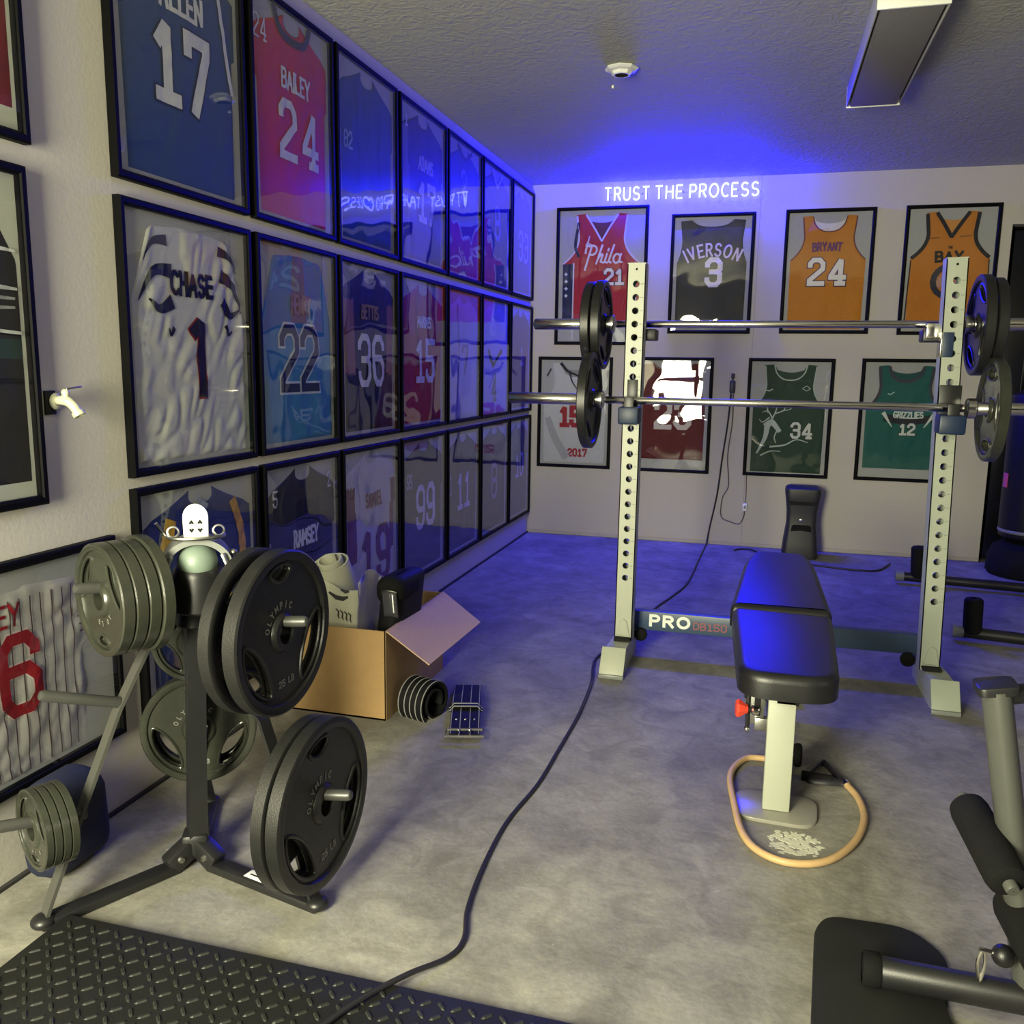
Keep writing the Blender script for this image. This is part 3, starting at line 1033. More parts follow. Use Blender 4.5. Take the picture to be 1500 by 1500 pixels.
near(1.09, 1.877, 0.215, 0.755, 42, label='wide framed white pinstriped baseball jersey with a red number 26, low at the left', group=G_L, shape='baseball', col='#b9b6b4', amp=0.008, res=(64, 52),
     decor={'pinstripes': pin_ + slv, 'number': [num('26', 0.50, 0.335, 0.34, '#8e1420', '#d8c8c8', w=0.17, sx=0.9, gap=0.35, ow=0.006, off=0.003)],
            'name': [name_('UTLEY', 0.50, 0.745, 0.095, '#8e1420', w=0.17, sx=0.85, off=0.003)]})

# ---- back wall
BLK = '#0b0d16'
back(-1.435, -0.802, 1.360, 2.285, 21, label='framed red basketball jersey with white script chest word and number 21', group=G_B, shape='tankv', col='#a81628', neck='#5c1020', bottom=0.15,
     regions=[(lambda x, v, u: x < 0.17 and v < 0.60, '#141c48')],
     decor={'trim': trim_tank('#c9c5d8', 0.02, 1) + [dict(k='s', p=[(0.175, 0.02), (0.175, 0.60)], w=0.016, c='#c9c5d8'), dict(k='s', p=[(0.90, 0.60), (0.92, 0.3)], w=0.016, c='#c9c5d8'), dict(k='s', p=[(0.23, 0.66), (0.19, 0.74), (0.225, 0.90)], w=0.035, c='#141c48', sm=1)],
            'chest_word': [dict(k='t', s=['p_', 'h_', 'i_', 'l_', 'a_'], x=0.52, z=0.60, h=0.135, c='#d8cfd6', w=0.11, sx=1.0, gap=0.06, slant=0.12)],
            'number': [num('21', 0.655, 0.445, 0.105, '#e0d8d8', '#141c48', w=0.22, sx=0.9, ow=0.010)],
            'star': [dict(k='d', p=[(0.085, 0.52), (0.09, 0.465), (0.09, 0.41), (0.09, 0.355)], r=0.024, c='#d0d0e0')],
            'chest_logo': [dict(k='s', p=[(0.32, 0.735), (0.345, 0.77), (0.355, 0.80)], w=0.022, we=0.01, c='#c9c5d8'), dict(k='s', p=[(0.335, 0.755), (0.40, 0.735)], w=0.016, we=0.008, c='#c9c5d8')]})
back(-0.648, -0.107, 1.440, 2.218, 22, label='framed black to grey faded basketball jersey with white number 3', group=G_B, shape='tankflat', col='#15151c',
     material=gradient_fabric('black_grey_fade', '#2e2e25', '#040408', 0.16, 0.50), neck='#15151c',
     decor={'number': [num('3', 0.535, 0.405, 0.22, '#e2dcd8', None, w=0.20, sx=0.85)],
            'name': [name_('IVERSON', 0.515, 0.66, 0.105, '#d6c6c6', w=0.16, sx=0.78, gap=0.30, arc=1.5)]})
back(0.080, 0.626, 1.442, 2.224, 23, label='framed gold basketball jersey with white number 24', group=G_B, shape='tank', col='#c17a16', neck='#d8d4cc', bottom=0.01,
     decor={'trim': trim_tank('#6a2a3e', 0.014, 0), 'number': [num('24', 0.50, 0.40, 0.20, '#e6e2dc', '#3a1c50', w=0.20, sx=0.88, gap=0.40, ow=0.012)],
            'name': [name_('BRYANT', 0.485, 0.68, 0.065, '#6a3560', w=0.24, sx=0.72, arc=0.6)], 'chest_logo': [dict(k='d', p=[(0.48, 0.86)], r=0.02, c='#d8c89a')]})
back(0.799, 1.339, 1.436, 2.226, 24, label='framed orange basketball jersey with black armholes, partly behind the right upright', group=G_B, shape='tankv', col='#c0761a', neck='#c98a40', bottom=0.06,
     decor={'trim': trim_tank(BLK, 0.045, 1) + [dict(k='s', p=[(0.03, 0.06), (0.05, 0.58)], w=0.014, c=BLK), dict(k='s', p=[(0.97, 0.06), (0.95, 0.58)], w=0.014, c=BLK)],
            'chest_word': [name_('THE', 0.50, 0.675, 0.02, BLK, w=0.24), name_('BAY', 0.49, 0.575, 0.075, BLK, w=0.28, sx=1.1, arc=0.5)],
            'badge': [dict(k='s', p=[(0.5 + 0.17 * math.cos(a * PI / 8), 0.41 + 0.12 * math.sin(a * PI / 8)) for a in range(17)], w=0.07, c='#2a2a3c'), dict(k='s', p=[(0.40, 0.40), (0.50, 0.47), (0.60, 0.38)], w=0.10, c='#b98a74')],
            'chest_logo': [dict(k='s', p=[(0.26, 0.76), (0.36, 0.765)], w=0.014, c='#7a4a10'), dict(k='s', p=[(0.60, 0.77), (0.72, 0.775)], w=0.014, c='#7a4a10')]})
back(-1.546, -1.015, 0.494, 1.276, 25, label='framed white basketball jersey with black branch strokes and red 2017', group=G_B, shape='tank', col='#bfc0c2', neck='#8a8a8c',
     decor={'branch_mark': [dict(k='s', p=[(0.30, 0.96), (0.40, 0.89), (0.52, 0.86), (0.62, 0.80)], w=0.045, we=0.015, c='#14141a', sm=1), dict(k='s', p=[(0.42, 0.89), (0.46, 0.80), (0.54, 0.72)], w=0.03, we=0.012, c='#14141a', sm=1), dict(k='s', p=[(0.14, 0.91), (0.09, 0.85)], w=0.025, c='#3a3a40')],
            'number': [num('15', 0.44, 0.38, 0.17, '#9c1c28', None, w=0.26, sx=0.7)], 'year': [num('2017', 0.56, 0.085, 0.065, '#9c2432', None, w=0.26, sx=0.8, gap=0.35)],
            'grey_patch': [dict(k='s', p=[(0.10, 0.45), (0.22, 0.25), (0.40, 0.06)], w=0.09, we=0.12, c='#a3a4a8', cap=False)]})
back(-0.865, -0.328, 0.492, 1.281, 26, label='framed maroon basketball jersey with white number 23', group=G_B, shape='tankflat', col='#5e1018', neck='#46202a', bottom=0.09,
     decor={'number': [num('23', 0.52, 0.39, 0.23, '#cfc6c2', None, w=0.20, sx=0.85)],
            'trim': trim_tank('#8a6a5a', 0.014, 2)})
back(-0.100, 0.445, 0.495, 1.282, 27, label='framed dark green basketball jersey with a white stag head and number 34', group=G_B, shape='tank', col='#1d3a2a', neck='#24402f', bottom=0.01,
     decor={'trim': trim_tank('#a9b8ac', 0.016, 0),
            'stag_mark': [dict(k='s', p=p, w=w, we=we, c='#b4bfb6', sm=1) for p, w, we in (
                ([(0.30, 0.50), (0.24, 0.56), (0.18, 0.55)], 0.022, 0.008), ([(0.24, 0.55), (0.22, 0.62)], 0.018, 0.008), ([(0.30, 0.49), (0.34, 0.56), (0.36, 0.63)], 0.022, 0.008), ([(0.34, 0.54), (0.44, 0.57), (0.47, 0.63)], 0.018, 0.008),
                ([(0.44, 0.57), (0.52, 0.58), (0.55, 0.62)], 0.014, 0.008), ([(0.26, 0.50), (0.18, 0.46), (0.14, 0.48)], 0.02, 0.008), ([(0.25, 0.44), (0.30, 0.46), (0.38, 0.40)], 0.09, 0.05),
                ([(0.24, 0.42), (0.22, 0.32), (0.14, 0.20)], 0.08, 0.02), ([(0.38, 0.40), (0.34, 0.33), (0.36, 0.28)], 0.02, 0.01), ([(0.30, 0.24), (0.48, 0.26), (0.62, 0.31), (0.76, 0.29)], 0.025, 0.01), ([(0.18, 0.16), (0.30, 0.20), (0.42, 0.20)], 0.02, 0.008))],
            'number': [num('34', 0.68, 0.33, 0.125, '#c9cec8', '#16281e', w=0.19, sx=0.85, gap=0.35, ow=0.008)],
            'chest_logo': [dict(k='s', p=[(0.20, 0.745), (0.24, 0.74), (0.28, 0.755)], w=0.014, c='#b4bfb6'), dict(k='s', p=[(0.66, 0.765), (0.71, 0.79), (0.76, 0.765), (0.71, 0.745), (0.66, 0.765)], w=0.010, c='#9fb0a4')]})
back(0.610, 1.150, 0.498, 1.286, 28, label='framed teal basketball jersey with number 12 behind the right upright', group=G_B, shape='tank', col='#0f5a54', neck='#134a4a', bottom=0.08,
     decor={'trim': trim_tank('#3c3a48', 0.035, 0), 'number': [num('12', 0.56, 0.385, 0.085, '#c9d2cc', '#1c1c22', w=0.24, sx=0.9, ow=0.008)],
            'chest_word': [dict(k='s', p=[(0.32, 0.52), (0.56, 0.50), (0.80, 0.52)], w=0.10, c='#20242c', sm=1, off=0.0015), name_('GRIZZLIES', 0.56, 0.525, 0.05, '#c9d2cc', w=0.24, sx=0.78, arc=-0.5, off=0.003)],
            'claw_mark': [dict(k='s', p=[(0.27, 0.555), (0.33, 0.49), (0.36, 0.46)], w=0.05, we=0.008, c='#c9d2cc'), dict(k='s', p=[(0.86, 0.555), (0.80, 0.49), (0.77, 0.46)], w=0.05, we=0.008, c='#c9d2cc')],
            'chest_logo': [dict(k='s', p=[(0.30, 0.73), (0.33, 0.725), (0.37, 0.745)], w=0.012, c='#b4c8c4')]})


# ------------------------------------------------------------------ neon sign and its cords
def neon_sign():
    zc, yy = 2.318, YB - 0.028
    root = thing('neon_sign', 'glowing blue white neon lettering reading TRUST THE PROCESS under the ceiling', 'neon sign', (-0.60, YB, zc))
    glow = emit_mat('neon_tube', (0.30, 0.36, 1.0), 3.2)
    glow.cycles.emission_sampling = 'NONE'
    words = (('TRUST', -1.103, -0.803), ('THE', -0.762, -0.585), ('PROCESS', -0.536, -0.100))
    hgt = 0.082
    pts_light = []
    for wd, xa, xb in words:
        lay = layout(wd, hgt, gap=0.32)
        xs = [p[0] for _, st in lay for s in st for p in s]
        k = (xb - xa) / (max(xs) - min(xs))
        for ch, st in lay:
            b = MB()
            cx = []
            for s in st:
                P = [(xa + (x - min(xs)) * k + 0.60, 0, z) for x, z in resample(s, 0.02)]
                cx += [p[0] for p in P]
                b.tube([(x, -0.028, z) for x, _, z in P], 0.0056, 8)
            b.build('letter', glow, root)
            pts_light.append(sum(cx) / len(cx))
    # stand-off pins between the letters and the wall
    for x in (-0.46, -0.25, -0.08, 0.02, 0.20, 0.36, 0.47):
        MB().tube([(x, 0, hgt * 0.5), (x, -0.024, hgt * 0.5)], 0.003, 6).build('standoff_pin', BLACKSTEEL, root)
    # the light the tubes give off
    for i, x in enumerate(pts_light):
        d = bpy.data.lights.new('neon_glow', 'POINT')
        d.energy = 1.0
        d.shadow_soft_size = 0.0
        d.use_nodes = True
        e = d.node_tree.nodes['Emission']
        e.inputs[0].default_value = (NEON[0], NEON[1], NEON[2], 1)
        e.inputs[1].default_value = NEON_POWER
        o = bpy.data.objects.new('neon_glow', d)
        COL.objects.link(o)
        o.parent = root
        o.location = (x, -0.055, hgt * 0.5)
    return root


NEON = (0.0, 0.0, 1.0)
NEON_POWER = 20
neon_sign()

ad = thing('power_adapter', 'small black inline power adapter on the back wall between lower frames', 'adapter', (-0.198, YB, 1.043))
MB().box((0, -0.015, 0.045), (0.036, 0.028, 0.085), r=0.008).build('adapter_body', CORD, ad)
MB().box((0, -0.014, 0.118), (0.022, 0.02, 0.034), r=0.005).build('plug_head', CORD, ad)
MB().tube([(0, -0.014, 0.085), (0, -0.014, 0.105)], 0.004, 8).build('strain_relief', CORD, ad)


def cord(name, pts, r, label, mat_=CORD, cat='cord', sub=6, parent=None, flat=None):
    o = MB().tube(smooth_path(pts, sub), r, 8, flat=flat).build(name, mat_, parent)
    if label:
        tag(o, label, cat)
    return o


yw = YB - 0.006
cord('extension_cord', [(-0.205, yw - 0.01, 1.043), (-0.215, yw, 0.85), (-0.24, yw, 0.60), (-0.262, yw, 0.35), (-0.30, yw, 0.12), (-0.312, yw - 0.02, 0.03), (-0.318, yw - 0.12, 0.0055), (-0.33, 5.60, 0.0055), (-0.347, 4.95, 0.0055), (-0.40, 4.62, 0.0055), (-0.457, 4.36, 0.0055), (-0.497, 4.05, 0.0055),
     (-0.545, 3.78, 0.0055), (-0.600, 3.52, 0.0055), (-0.600, 3.40, 0.0055), (-0.572, 3.22, 0.0055), (-0.562, 3.08, 0.0055), (-0.553, 2.85, 0.0055), (-0.557, 2.56, 0.0055), (-0.563, 2.32, 0.0055), (-0.589, 2.09, 0.0055), (-0.585, 1.87, 0.0055), (-0.567, 1.70, 0.0055), (-0.541, 1.60, 0.0055), (-0.552, 1.53, 0.008), (-0.603, 1.44, 0.024), (-0.66, 1.34, 0.0295), (-0.70, 1.24, 0.0295), (-0.74, 1.05, 0.0295)],
     0.0055, 'long black extension cord running from the back wall across the floor to the mat')
cord('adapter_lead', [(-0.190, yw - 0.008, 1.043), (-0.186, yw, 0.85), (-0.205, yw, 0.62), (-0.188, yw, 0.42), (-0.225, yw, 0.33), (-0.226, yw, 0.20), (-0.16, yw, 0.165), (-0.105, yw, 0.155), (-0.078, yw, 0.20), (-0.072, yw, 0.245)],
     0.0035, 'thin grey lead looping down the back wall beside the lower green frame', mat('grey_lead', (0.09, 0.08, 0.09), rough=0.5))
sw = thing('cord_switch', 'small white inline cord switch hanging below the framed green jersey', 'switch', (-0.072, YB, 0.245))
MB().box((0, -0.012, 0.03), (0.03, 0.018, 0.055), r=0.006).build('switch_body', WHITEPL, sw)
MB().box((0, -0.022, 0.032), (0.012, 0.006, 0.02), r=0.002).build('rocker', GREYPL, sw)
cord('lead', [(0, -0.008, 0.055), (0.003, -0.008, 0.12), (0.0, -0.008, 0.22), (0.0, -0.008, 0.252)], 0.0025, None, MATS['grey_lead'], parent=sw)
cord('floor_cord', [(-0.12, 5.98, 0.006), (-0.09, 6.03, 0.006), (-0.02, 6.04, 0.006), (0.02, 5.98, 0.006), (0.14, 5.80, 0.006), (0.42, 5.66, 0.006), (0.70, 5.62, 0.006), (0.80, 5.78, 0.006), (0.835, 5.88, 0.006)],
     0.006, 'dark cord lying on the floor along the back wall behind the bench')

# ------------------------------------------------------------------ on the ceiling
lh = thing('ceiling_lampholder', 'white porcelain lampholder with a pull chain on the ceiling, holding no bulb', 'lampholder', (-0.645, 3.90, HC))
lh.scale = (1, 1, 0.66)
MB().lathe([(0.001, -0.002), (0.062, -0.002), (0.070, -0.006), (0.072, -0.014), (0.062, -0.024), (0.045, -0.030), (0.040, -0.046), (0.036, -0.050), (0.030, -0.050)], n=8).build('porcelain_base', WHITEPL, lh, angle=20)
MB().lathe([(0.030, -0.050), (0.027, -0.047), (0.026, -0.018), (0.001, -0.018)], n=24).build('socket', DARKHOLE, lh)
pc = MB()
for i in range(9):
    pc.sphere((-0.042 + 0.001 * i, -0.012, -0.036 - 0.0085 * i), 0.0032, n=5)
pc.build('pull_chain', CHROME, lh)
MB().lathe([(0.001, 0), (0.004, 0.002), (0.006, 0.012), (0.003, 0.02), (0.001, 0.021)], Matrix.Translation((-0.033, -0.012, -0.13)), 12).build('pull_knob', WHITEPL, lh)

fx = thing('ceiling_fixture', 'long grey box ceiling light fixture, unlit, at the top right', 'light fixture', (0.394, 3.815, HC))
SHEET = mat('grey_sheet_metal', (0.36, 0.36, 0.36), rough=0.45, var=0.05)
MB().prism([(-0.105, -0.545), (0.105, -0.545), (0.105, 0.565), (-0.105, 0.565)], -0.062, 0, mi=0).build('housing', SHEET, fx, smooth=False)
MB().box((0, 0.01, -0.076), (0.196, 1.10, 0.028), r=0.008).build('lens', mat('smoked_lens', (0.16, 0.155, 0.15), rough=0.5, var=0.06), fx)
for s in (-1, 1):
    MB().box((0, 0.01 + s * 0.560, -0.045), (0.222, 0.012, 0.092), r=0.003).build('end_cap', WHITEPL, fx)
MB().box((-0.108, 0, -0.045), (0.006, 1.10, 0.088), r=0.002).build('side_rail', SHEET, fx)
MB().box((0.108, 0, -0.045), (0.006, 1.10, 0.088), r=0.002).build('side_rail', SHEET, fx)

# ------------------------------------------------------------------ faucet on the left wall
fa = thing('hose_faucet', 'pale hose faucet with a lever handle on the left wall', 'faucet', (XL, 1.722, 1.105))
fa.scale = (0.66, 0.66, 0.66)
BRASS = mat('pale_painted_brass', (0.62, 0.62, 0.46), rough=0.32, metal=0.35, var=0.1)
MB().box((0.004, -0.02, -0.005), (0.008, 0.05, 0.085), r=0.002).build('wall_plate', DARKHOLE, fa)
MB().tube(smooth_path([(0.0, 0, 0.0), (0.035, 0, 0.004), (0.062, 0.002, 0.0), (0.085, 0.006, -0.02), (0.096, 0.009, -0.042)], 5), [0.016] * 6 + [0.018] * 6 + [0.017] * 5 + [0.0165] * 4, 16).build('spout', BRASS, fa)
MB().lathe([(0.001, 0.0), (0.022, 0.0), (0.022, 0.016), (0.018, 0.018), (0.014, 0.016), (0.013, 0.004), (0.001, 0.004)], frame_from((0.55, 0.1, -1), origin=(0.094, 0.009, -0.036)), 20).build('hose_thread', BRASS, fa)
MB().lathe([(0.010, 0), (0.012, 0.012), (0.014, 0.02), (0.012, 0.028), (0.007, 0.032), (0.001, 0.033)], Matrix.Translation((0.055, 0.0, 0.012)), 18).build('valve_stem', BRASS, fa)
MB().box((0.058, 0.035, 0.048), (0.014, 0.075, 0.006), M=Matrix.Rotation(0.10, 3, 'X').to_4x4(), r=0.002).build('lever_handle', STEEL, fa)
MB().lathe([(0.028, 0), (0.030, 0.004), (0.022, 0.010), (0.016, 0.012)], frame_from((1, 0, 0), origin=(0.008, 0, 0)), 20).build('flange', BRASS, fa)


# ------------------------------------------------------------------ weight plates
PLATE_CACHE = {}


def circle(r, n, cx=0.0, cy=0.0):
    return [(cx + r * math.cos(2 * PI * i / n), cy + r * math.sin(2 * PI * i / n)) for i in range(n)]


def slot(th, R, a=0.62, ro=0.84, ri=0.52, n=34):
    """bean shaped grip hole centred on angle th, bulging towards the hub"""
    rm = ro - 0.07
    pts = []
    for i in range(n):
        p = 2 * PI * i / n
        cc, ss = math.cos(p), math.sin(p)
        ang = th + a * math.copysign(abs(cc) ** 0.9, cc)
        r = rm + (ro - rm) * abs(ss) ** 0.6 if ss > 0 else rm - (rm - ri) * abs(ss) ** 1.3
        pts.append((R * r * math.cos(ang), R * r * math.sin(ang)))
    return pts


def plate_meshes(R, T, kind, hole):
    """(body, raised lips, hub) centred on the origin, axis = local z, front at +T/2"""
    key = (R, T, kind, hole)
    if key in PLATE_CACHE:
        return PLATE_CACHE[key]
    if kind == 'tri':
        slots = [slot(math.radians(a), R, a=(0.27 if a == 90 else 0.62), ro=0.83, ri=(0.63 if a == 90 else 0.50)) for a in (90, 210, 330)]
    elif kind == 'quad':
        slots = [slot(math.radians(a), R, a=0.50, ro=0.82, ri=0.56) for a in (45, 135, 225, 315)]
    else:
        slots = []
    b = MB()
    vs, fs = mesh_from_curve([circle(R * 0.93, 64), circle(hole, 24)] + slots, T * 0.24)
    b.add(vs, fs)
    h = T / 2
    b.lathe([(R * 0.86, -h * 0.5), (R * 0.88, -h * 0.92), (R * 0.92, -h), (R * 0.975, -h), (R, -h * 0.8), (R, h * 0.8), (R * 0.975, h), (R * 0.92, h), (R * 0.88, h * 0.92), (R * 0.86, h * 0.5), (R * 0.86, -h * 0.5)], n=64)
    lips = []
    for s in slots:
        for sg in (1, -1):
            lips.append(MB().tube([(x, y, sg * T * 0.24) for x, y in s], R * 0.026, 8, closed=True))
    hub = MB()
    hub.lathe([(hole, -h), (hole * 1.5, -h), (hole * 1.75, -h * 0.6), (hole * 1.8, -h * 0.3), (hole * 1.8, h * 0.3), (hole * 1.75, h * 0.6), (hole * 1.5, h), (hole, h), (hole, -h)], n=32)
    PLATE_CACHE[key] = (b, lips, hub, slots)
    return PLATE_CACHE[key]


def ring_text(s, r, h, w, a_mid, z, step):
    """raised letters on an arc of radius r in the plate plane"""
    b = MB()
    n = len(s)
    for i, ch in enumerate(s):
        if ch == ' ':
            continue
        a = math.radians(a_mid + (n - 1) / 2 * step - i * step)
        ux, uy = -math.sin(a) * -1, math.cos(a) * -1
        ex = Vector((math.sin(a), -math.cos(a), 0))
        ey = Vector((math.cos(a), math.sin(a), 0))
        o = Vector((r * math.cos(a), r * math.sin(a), z))
        gw = glyph_width(ch)
        for st in GL[ch]:
            t = MB()
            ribbon(t, [((x - gw / 2) * h, y * h) for x, y in st], w, lambda x, y: 0, 0, d=0.01)
            b.add([o + ex * v[0] + ey * v[2] for v in t.v], [f[::-1] for f in t.f])
    return b


def plate(center, axis, R, T, label, kind='tri', hole=0.026, m=None, group=None, spin=0.0, text=None, up=(0, 0, 1)):
    m = m or IRON
    body, lips, hub, slots = plate_meshes(R, T, kind, hole)
    root = body.build('weight_plate', m)
    tag(root, label, 'weight plate', group)
    z = Vector(axis).normalized()
    Mx = frame_from(z, None)
    # local y up, local z along axis
    y = Vector(up)
    y = (y - z * y.dot(z)).normalized()
    x = y.cross(z)
    Mx = Matrix(((x.x, y.x, z.x, center[0]), (x.y, y.y, z.y, center[1]), (x.z, y.z, z.z, center[2]), (0, 0, 0, 1)))
    root.matrix_world = Mx @ Matrix.Rotation(spin, 4, 'Z')
    for lip in lips:
        lip.build('grip_rim', m, root)
    hub.build('hub_ring', m, root)
    if text:
        zt = T * 0.24 + 0.0012
        t = ring_text(text[0], hole * 2.15, R * 0.075, R * 0.016, 110, zt, 17)
        if len(text) > 1:
            t2 = MB()
            for ch, st in layout(text[1], R * 0.075, gap=0.35):
                for s_ in st:
                    ribbon(t2, [(a, q - R * 0.66) for a, q in s_], R * 0.016, lambda a, q: 0, 0, d=0.01)
            t.add([Vector((v[0], v[2], zt)) for v in t2.v], [f[::-1] for f in t2.f])
        t.build('raised_lettering', LETTERING, root, smooth=False)
    return root


# ------------------------------------------------------------------ weight tree
TC = Vector((-1.259, 1.694, 0))
A_L, A_R, A_B = math.radians(-116.6), math.radians(-13.1), math.radians(118)
A_P = math.radians(-3)        # the two right-hand pegs


def fin(a, s, z):
    return Vector((TC.x + math.cos(a) * s, TC.y + math.sin(a) * s, z))


def weight_tree():
    root = thing('weight_tree', 'black steel plate tree with sloping struts and long pegs, at the left', 'weight rack', TC)

    def lo(p):
        return tuple(p - TC)
    # post, leaning a little, flattened box section
    MB().tube([lo(fin(0, 0.004, 0.05)), lo(fin(A_R, 0.012, 0.22)), lo(fin(A_R, 0.030, 0.62))], [0.026, 0.024, 0.024], 4, flat=(1.2, 1.2)).build('post', BLACKSTEEL, root, angle=30)
    # apex socket
    MB().lathe([(0.030, 0.60), (0.036, 0.605), (0.036, 0.635), (0.030, 0.64)], Matrix.Translation(Vector(lo(fin(A_R, 0.030, 0)))), 20).build('socket', BLACKSTEEL, root)
    # floor bracket at the foot of the post
    br = MB()
    br.box((0, 0, 0.055), (0.062, 0.062, 0.06), r=0.012, M=Matrix.Rotation(0.5, 4, 'Z'))
    for a in (A_L, A_R, A_B):
        br.box(lo(fin(a, 0.040, 0.036)), (0.075, 0.044, 0.05), M=Matrix.Rotation(a, 4, 'Z') @ Matrix.Rotation(0.5, 4, 'Y'), r=0.010)
    br.build('foot_bracket', BLACKSTEEL, root)
    for a in (A_L, A_R):
        for sd in (1, -1):
            n = Vector((-math.sin(a), math.cos(a), 0)) * sd
            MB().lathe([(0.001, 0.006), (0.007, 0.005), (0.009, 0)], frame_from(n, origin=Vector(lo(fin(a, 0.05, 0.036))) + n * 0.022), 10).build('bolt', STEEL, root)
    # flat floor legs
    for a, L_ in ((A_L, 0.351), (A_R, 0.380), (A_B, 0.28)):
        M = Matrix.Translation(lo(fin(a, (L_ + 0.06) / 2, 0.012))) @ Matrix.Rotation(a, 4, 'Z')
        MB().box((0, 0, 0), (L_ - 0.04, 0.042, 0.022), M=M.to_3x3().to_4x4(), r=0.005).build('leg', BLACKSTEEL, root).location = M.translation
        e = MB()
        e.sphere((0, 0, 0.004), 0.026, n=10, sc=(1, 1, 0.62))
        e.build('end_cap', BLACKSTEEL, root).location = lo(fin(a, L_, 0.012))
    # flat sloping struts
    def strut(a, pts, m, w=0.030, t=0.008):
        P = [Vector(lo(fin(a, s, z))) for s, z in pts]
        sd = Vector((-math.sin(a), math.cos(a), 0))
        vs = []
        for i, p in enumerate(P):
            tg = (P[min(i + 1, len(P) - 1)] - P[max(i - 1, 0)]).normalized()
            nn = tg.cross(sd).normalized()
            for (x, y) in ((-1, -1), (1, -1), (1, 1), (-1, 1)):
                vs.append(p + sd * x * w / 2 + nn * y * t / 2)
        fs = []
        for i in range(len(P) - 1):
            for j in range(4):
                fs.append((i * 4 + j, i * 4 + (j + 1) % 4, i * 4 + 4 + (j + 1) % 4, i * 4 + 4 + j))
        fs += [(3, 2, 1, 0), tuple(len(vs) - 4 + j for j in range(4))]
        return MB().add(vs, fs).build('strut', m, root, smooth=False)
    strut(A_L, [(0.353, 0.012), (0.334, 0.06), (0.246, 0.264), (0.168, 0.440), (0.118, 0.528), (0.098, 0.562), (0.03, 0.605)], GREYSTEEL)
    strut(A_R, [(0.378, 0.012), (0.352, 0.07), (0.262, 0.350), (0.236, 0.415), (0.19, 0.455), (0.05, 0.60)], BLACKSTEEL)
    strut(A_B, [(0.280, 0.012), (0.16, 0.16), (0.07, 0.34), (0.03, 0.60)], BLACKSTEEL)
    # pegs
    def peg(a, s0, z0, s1, z1, r, m, d=None):
        p0, p1 = Vector(lo(fin(a, s0, z0))), Vector(lo(fin(a, s1, z1)))
        if d is not None:
            p1 = p0 + Vector((math.cos(d) * s1, math.sin(d) * s1, z1 - z0))
        t = (p1 - p0).normalized()
        pts = [p0, p1 - t * r * 0.8, p1 - t * r * 0.25, p1]
        MB().tube(pts, [r, r, r * 0.75, r * 0.2], 16).build('peg', m, root)
    peg(A_L, 0.03, 0.702, 0.245, 0.727, 0.0125, PEGSTEEL)
    peg(A_L, 0.165, 0.455, 0.327, 0.516, 0.0125, PEGSTEEL)
    peg(A_L, 0.25, 0.225, 0.47, 0.270, 0.0125, PEGSTEEL)
    peg(A_R, 0.10, 0.622, 0.240, 0.648, 0.0125, PEGSTEEL, A_P)
    peg(A_R, 0.27, 0.250, 0.190, 0.278, 0.0125, PEGSTEEL, A_P)
    peg(A_B, 0.03, 0.525, 0.20, 0.545, 0.0125, PEGSTEEL)
    peg(A_B, 0.08, 0.296, 0.26, 0.316, 0.0125, PEGSTEEL)
    # paper sticker on the right floor leg
    st = MB().box((0, 0, 0), (0.060, 0.028, 0.0012), r=0.0004)
    st.box((0, -0.002, 0.0009), (0.040, 0.004, 0.0006), mi=1)
    o = st.build('sticker', [WHITEPL, DARKHOLE], root)
    o['label'] = 'small white paper sticker with a dark line'
    o.location = Vector(lo(fin(A_R, 0.200, 0.0242)))
    o.rotation_euler = (0, 0, A_R)
    return root


weight_tree()


def on_peg(a, s, z, *args, **k):
    """plate hanging on a peg of the fin a, its front face at distance s"""
    ax = Vector((math.cos(a), math.sin(a), 0.0))
    p = fin(a, s, z) - ax * (args[1] / 2)
    return plate(p, ax, *args, **k)


GP = 'plates on the weight tree'
zU = 0.705
TXT = ('OLYMPIC', '25 LB')
for i, nm in enumerate(('front plate of the four glossy grey-green plates on the upper left peg', 'second of the four grey-green plates on the upper left peg', 'third of the four grey-green plates on the upper left peg', 'rearmost of the four grey-green plates on the upper left peg')):
    on_peg(A_L, 0.195 - 0.0285 * i, zU - 0.012, 0.124 if i < 3 else 0.130, 0.027, nm, 'tri', 0.022, IRON_LIT, GP, spin=math.radians(180 + (0, 35, -20, 50)[i]), text=('10 LB',) if i == 0 else None)
for i, nm in enumerate(('front one of the four small plates on the lower left peg', 'second of the four small plates on the lower left peg', 'third of the four small plates on the lower left peg', 'rearmost of the four small plates on the lower left peg')):
    on_peg(A_L, 0.362 - 0.0172 * i, 0.228, 0.087, 0.016, nm, 'tri', 0.022, IRON_LIT, GP, spin=math.radians(180 + (0, 70, 20, 45)[i]), text=('5 LB',) if i == 0 else None)


def on_right_peg(base_s, d, z, *args, **k):
    ax = Vector((math.cos(A_P), math.sin(A_P), 0.0))
    p = fin(A_R, base_s, z) + ax * (d - args[1] / 2)
    return plate(p, ax, *args, **k)


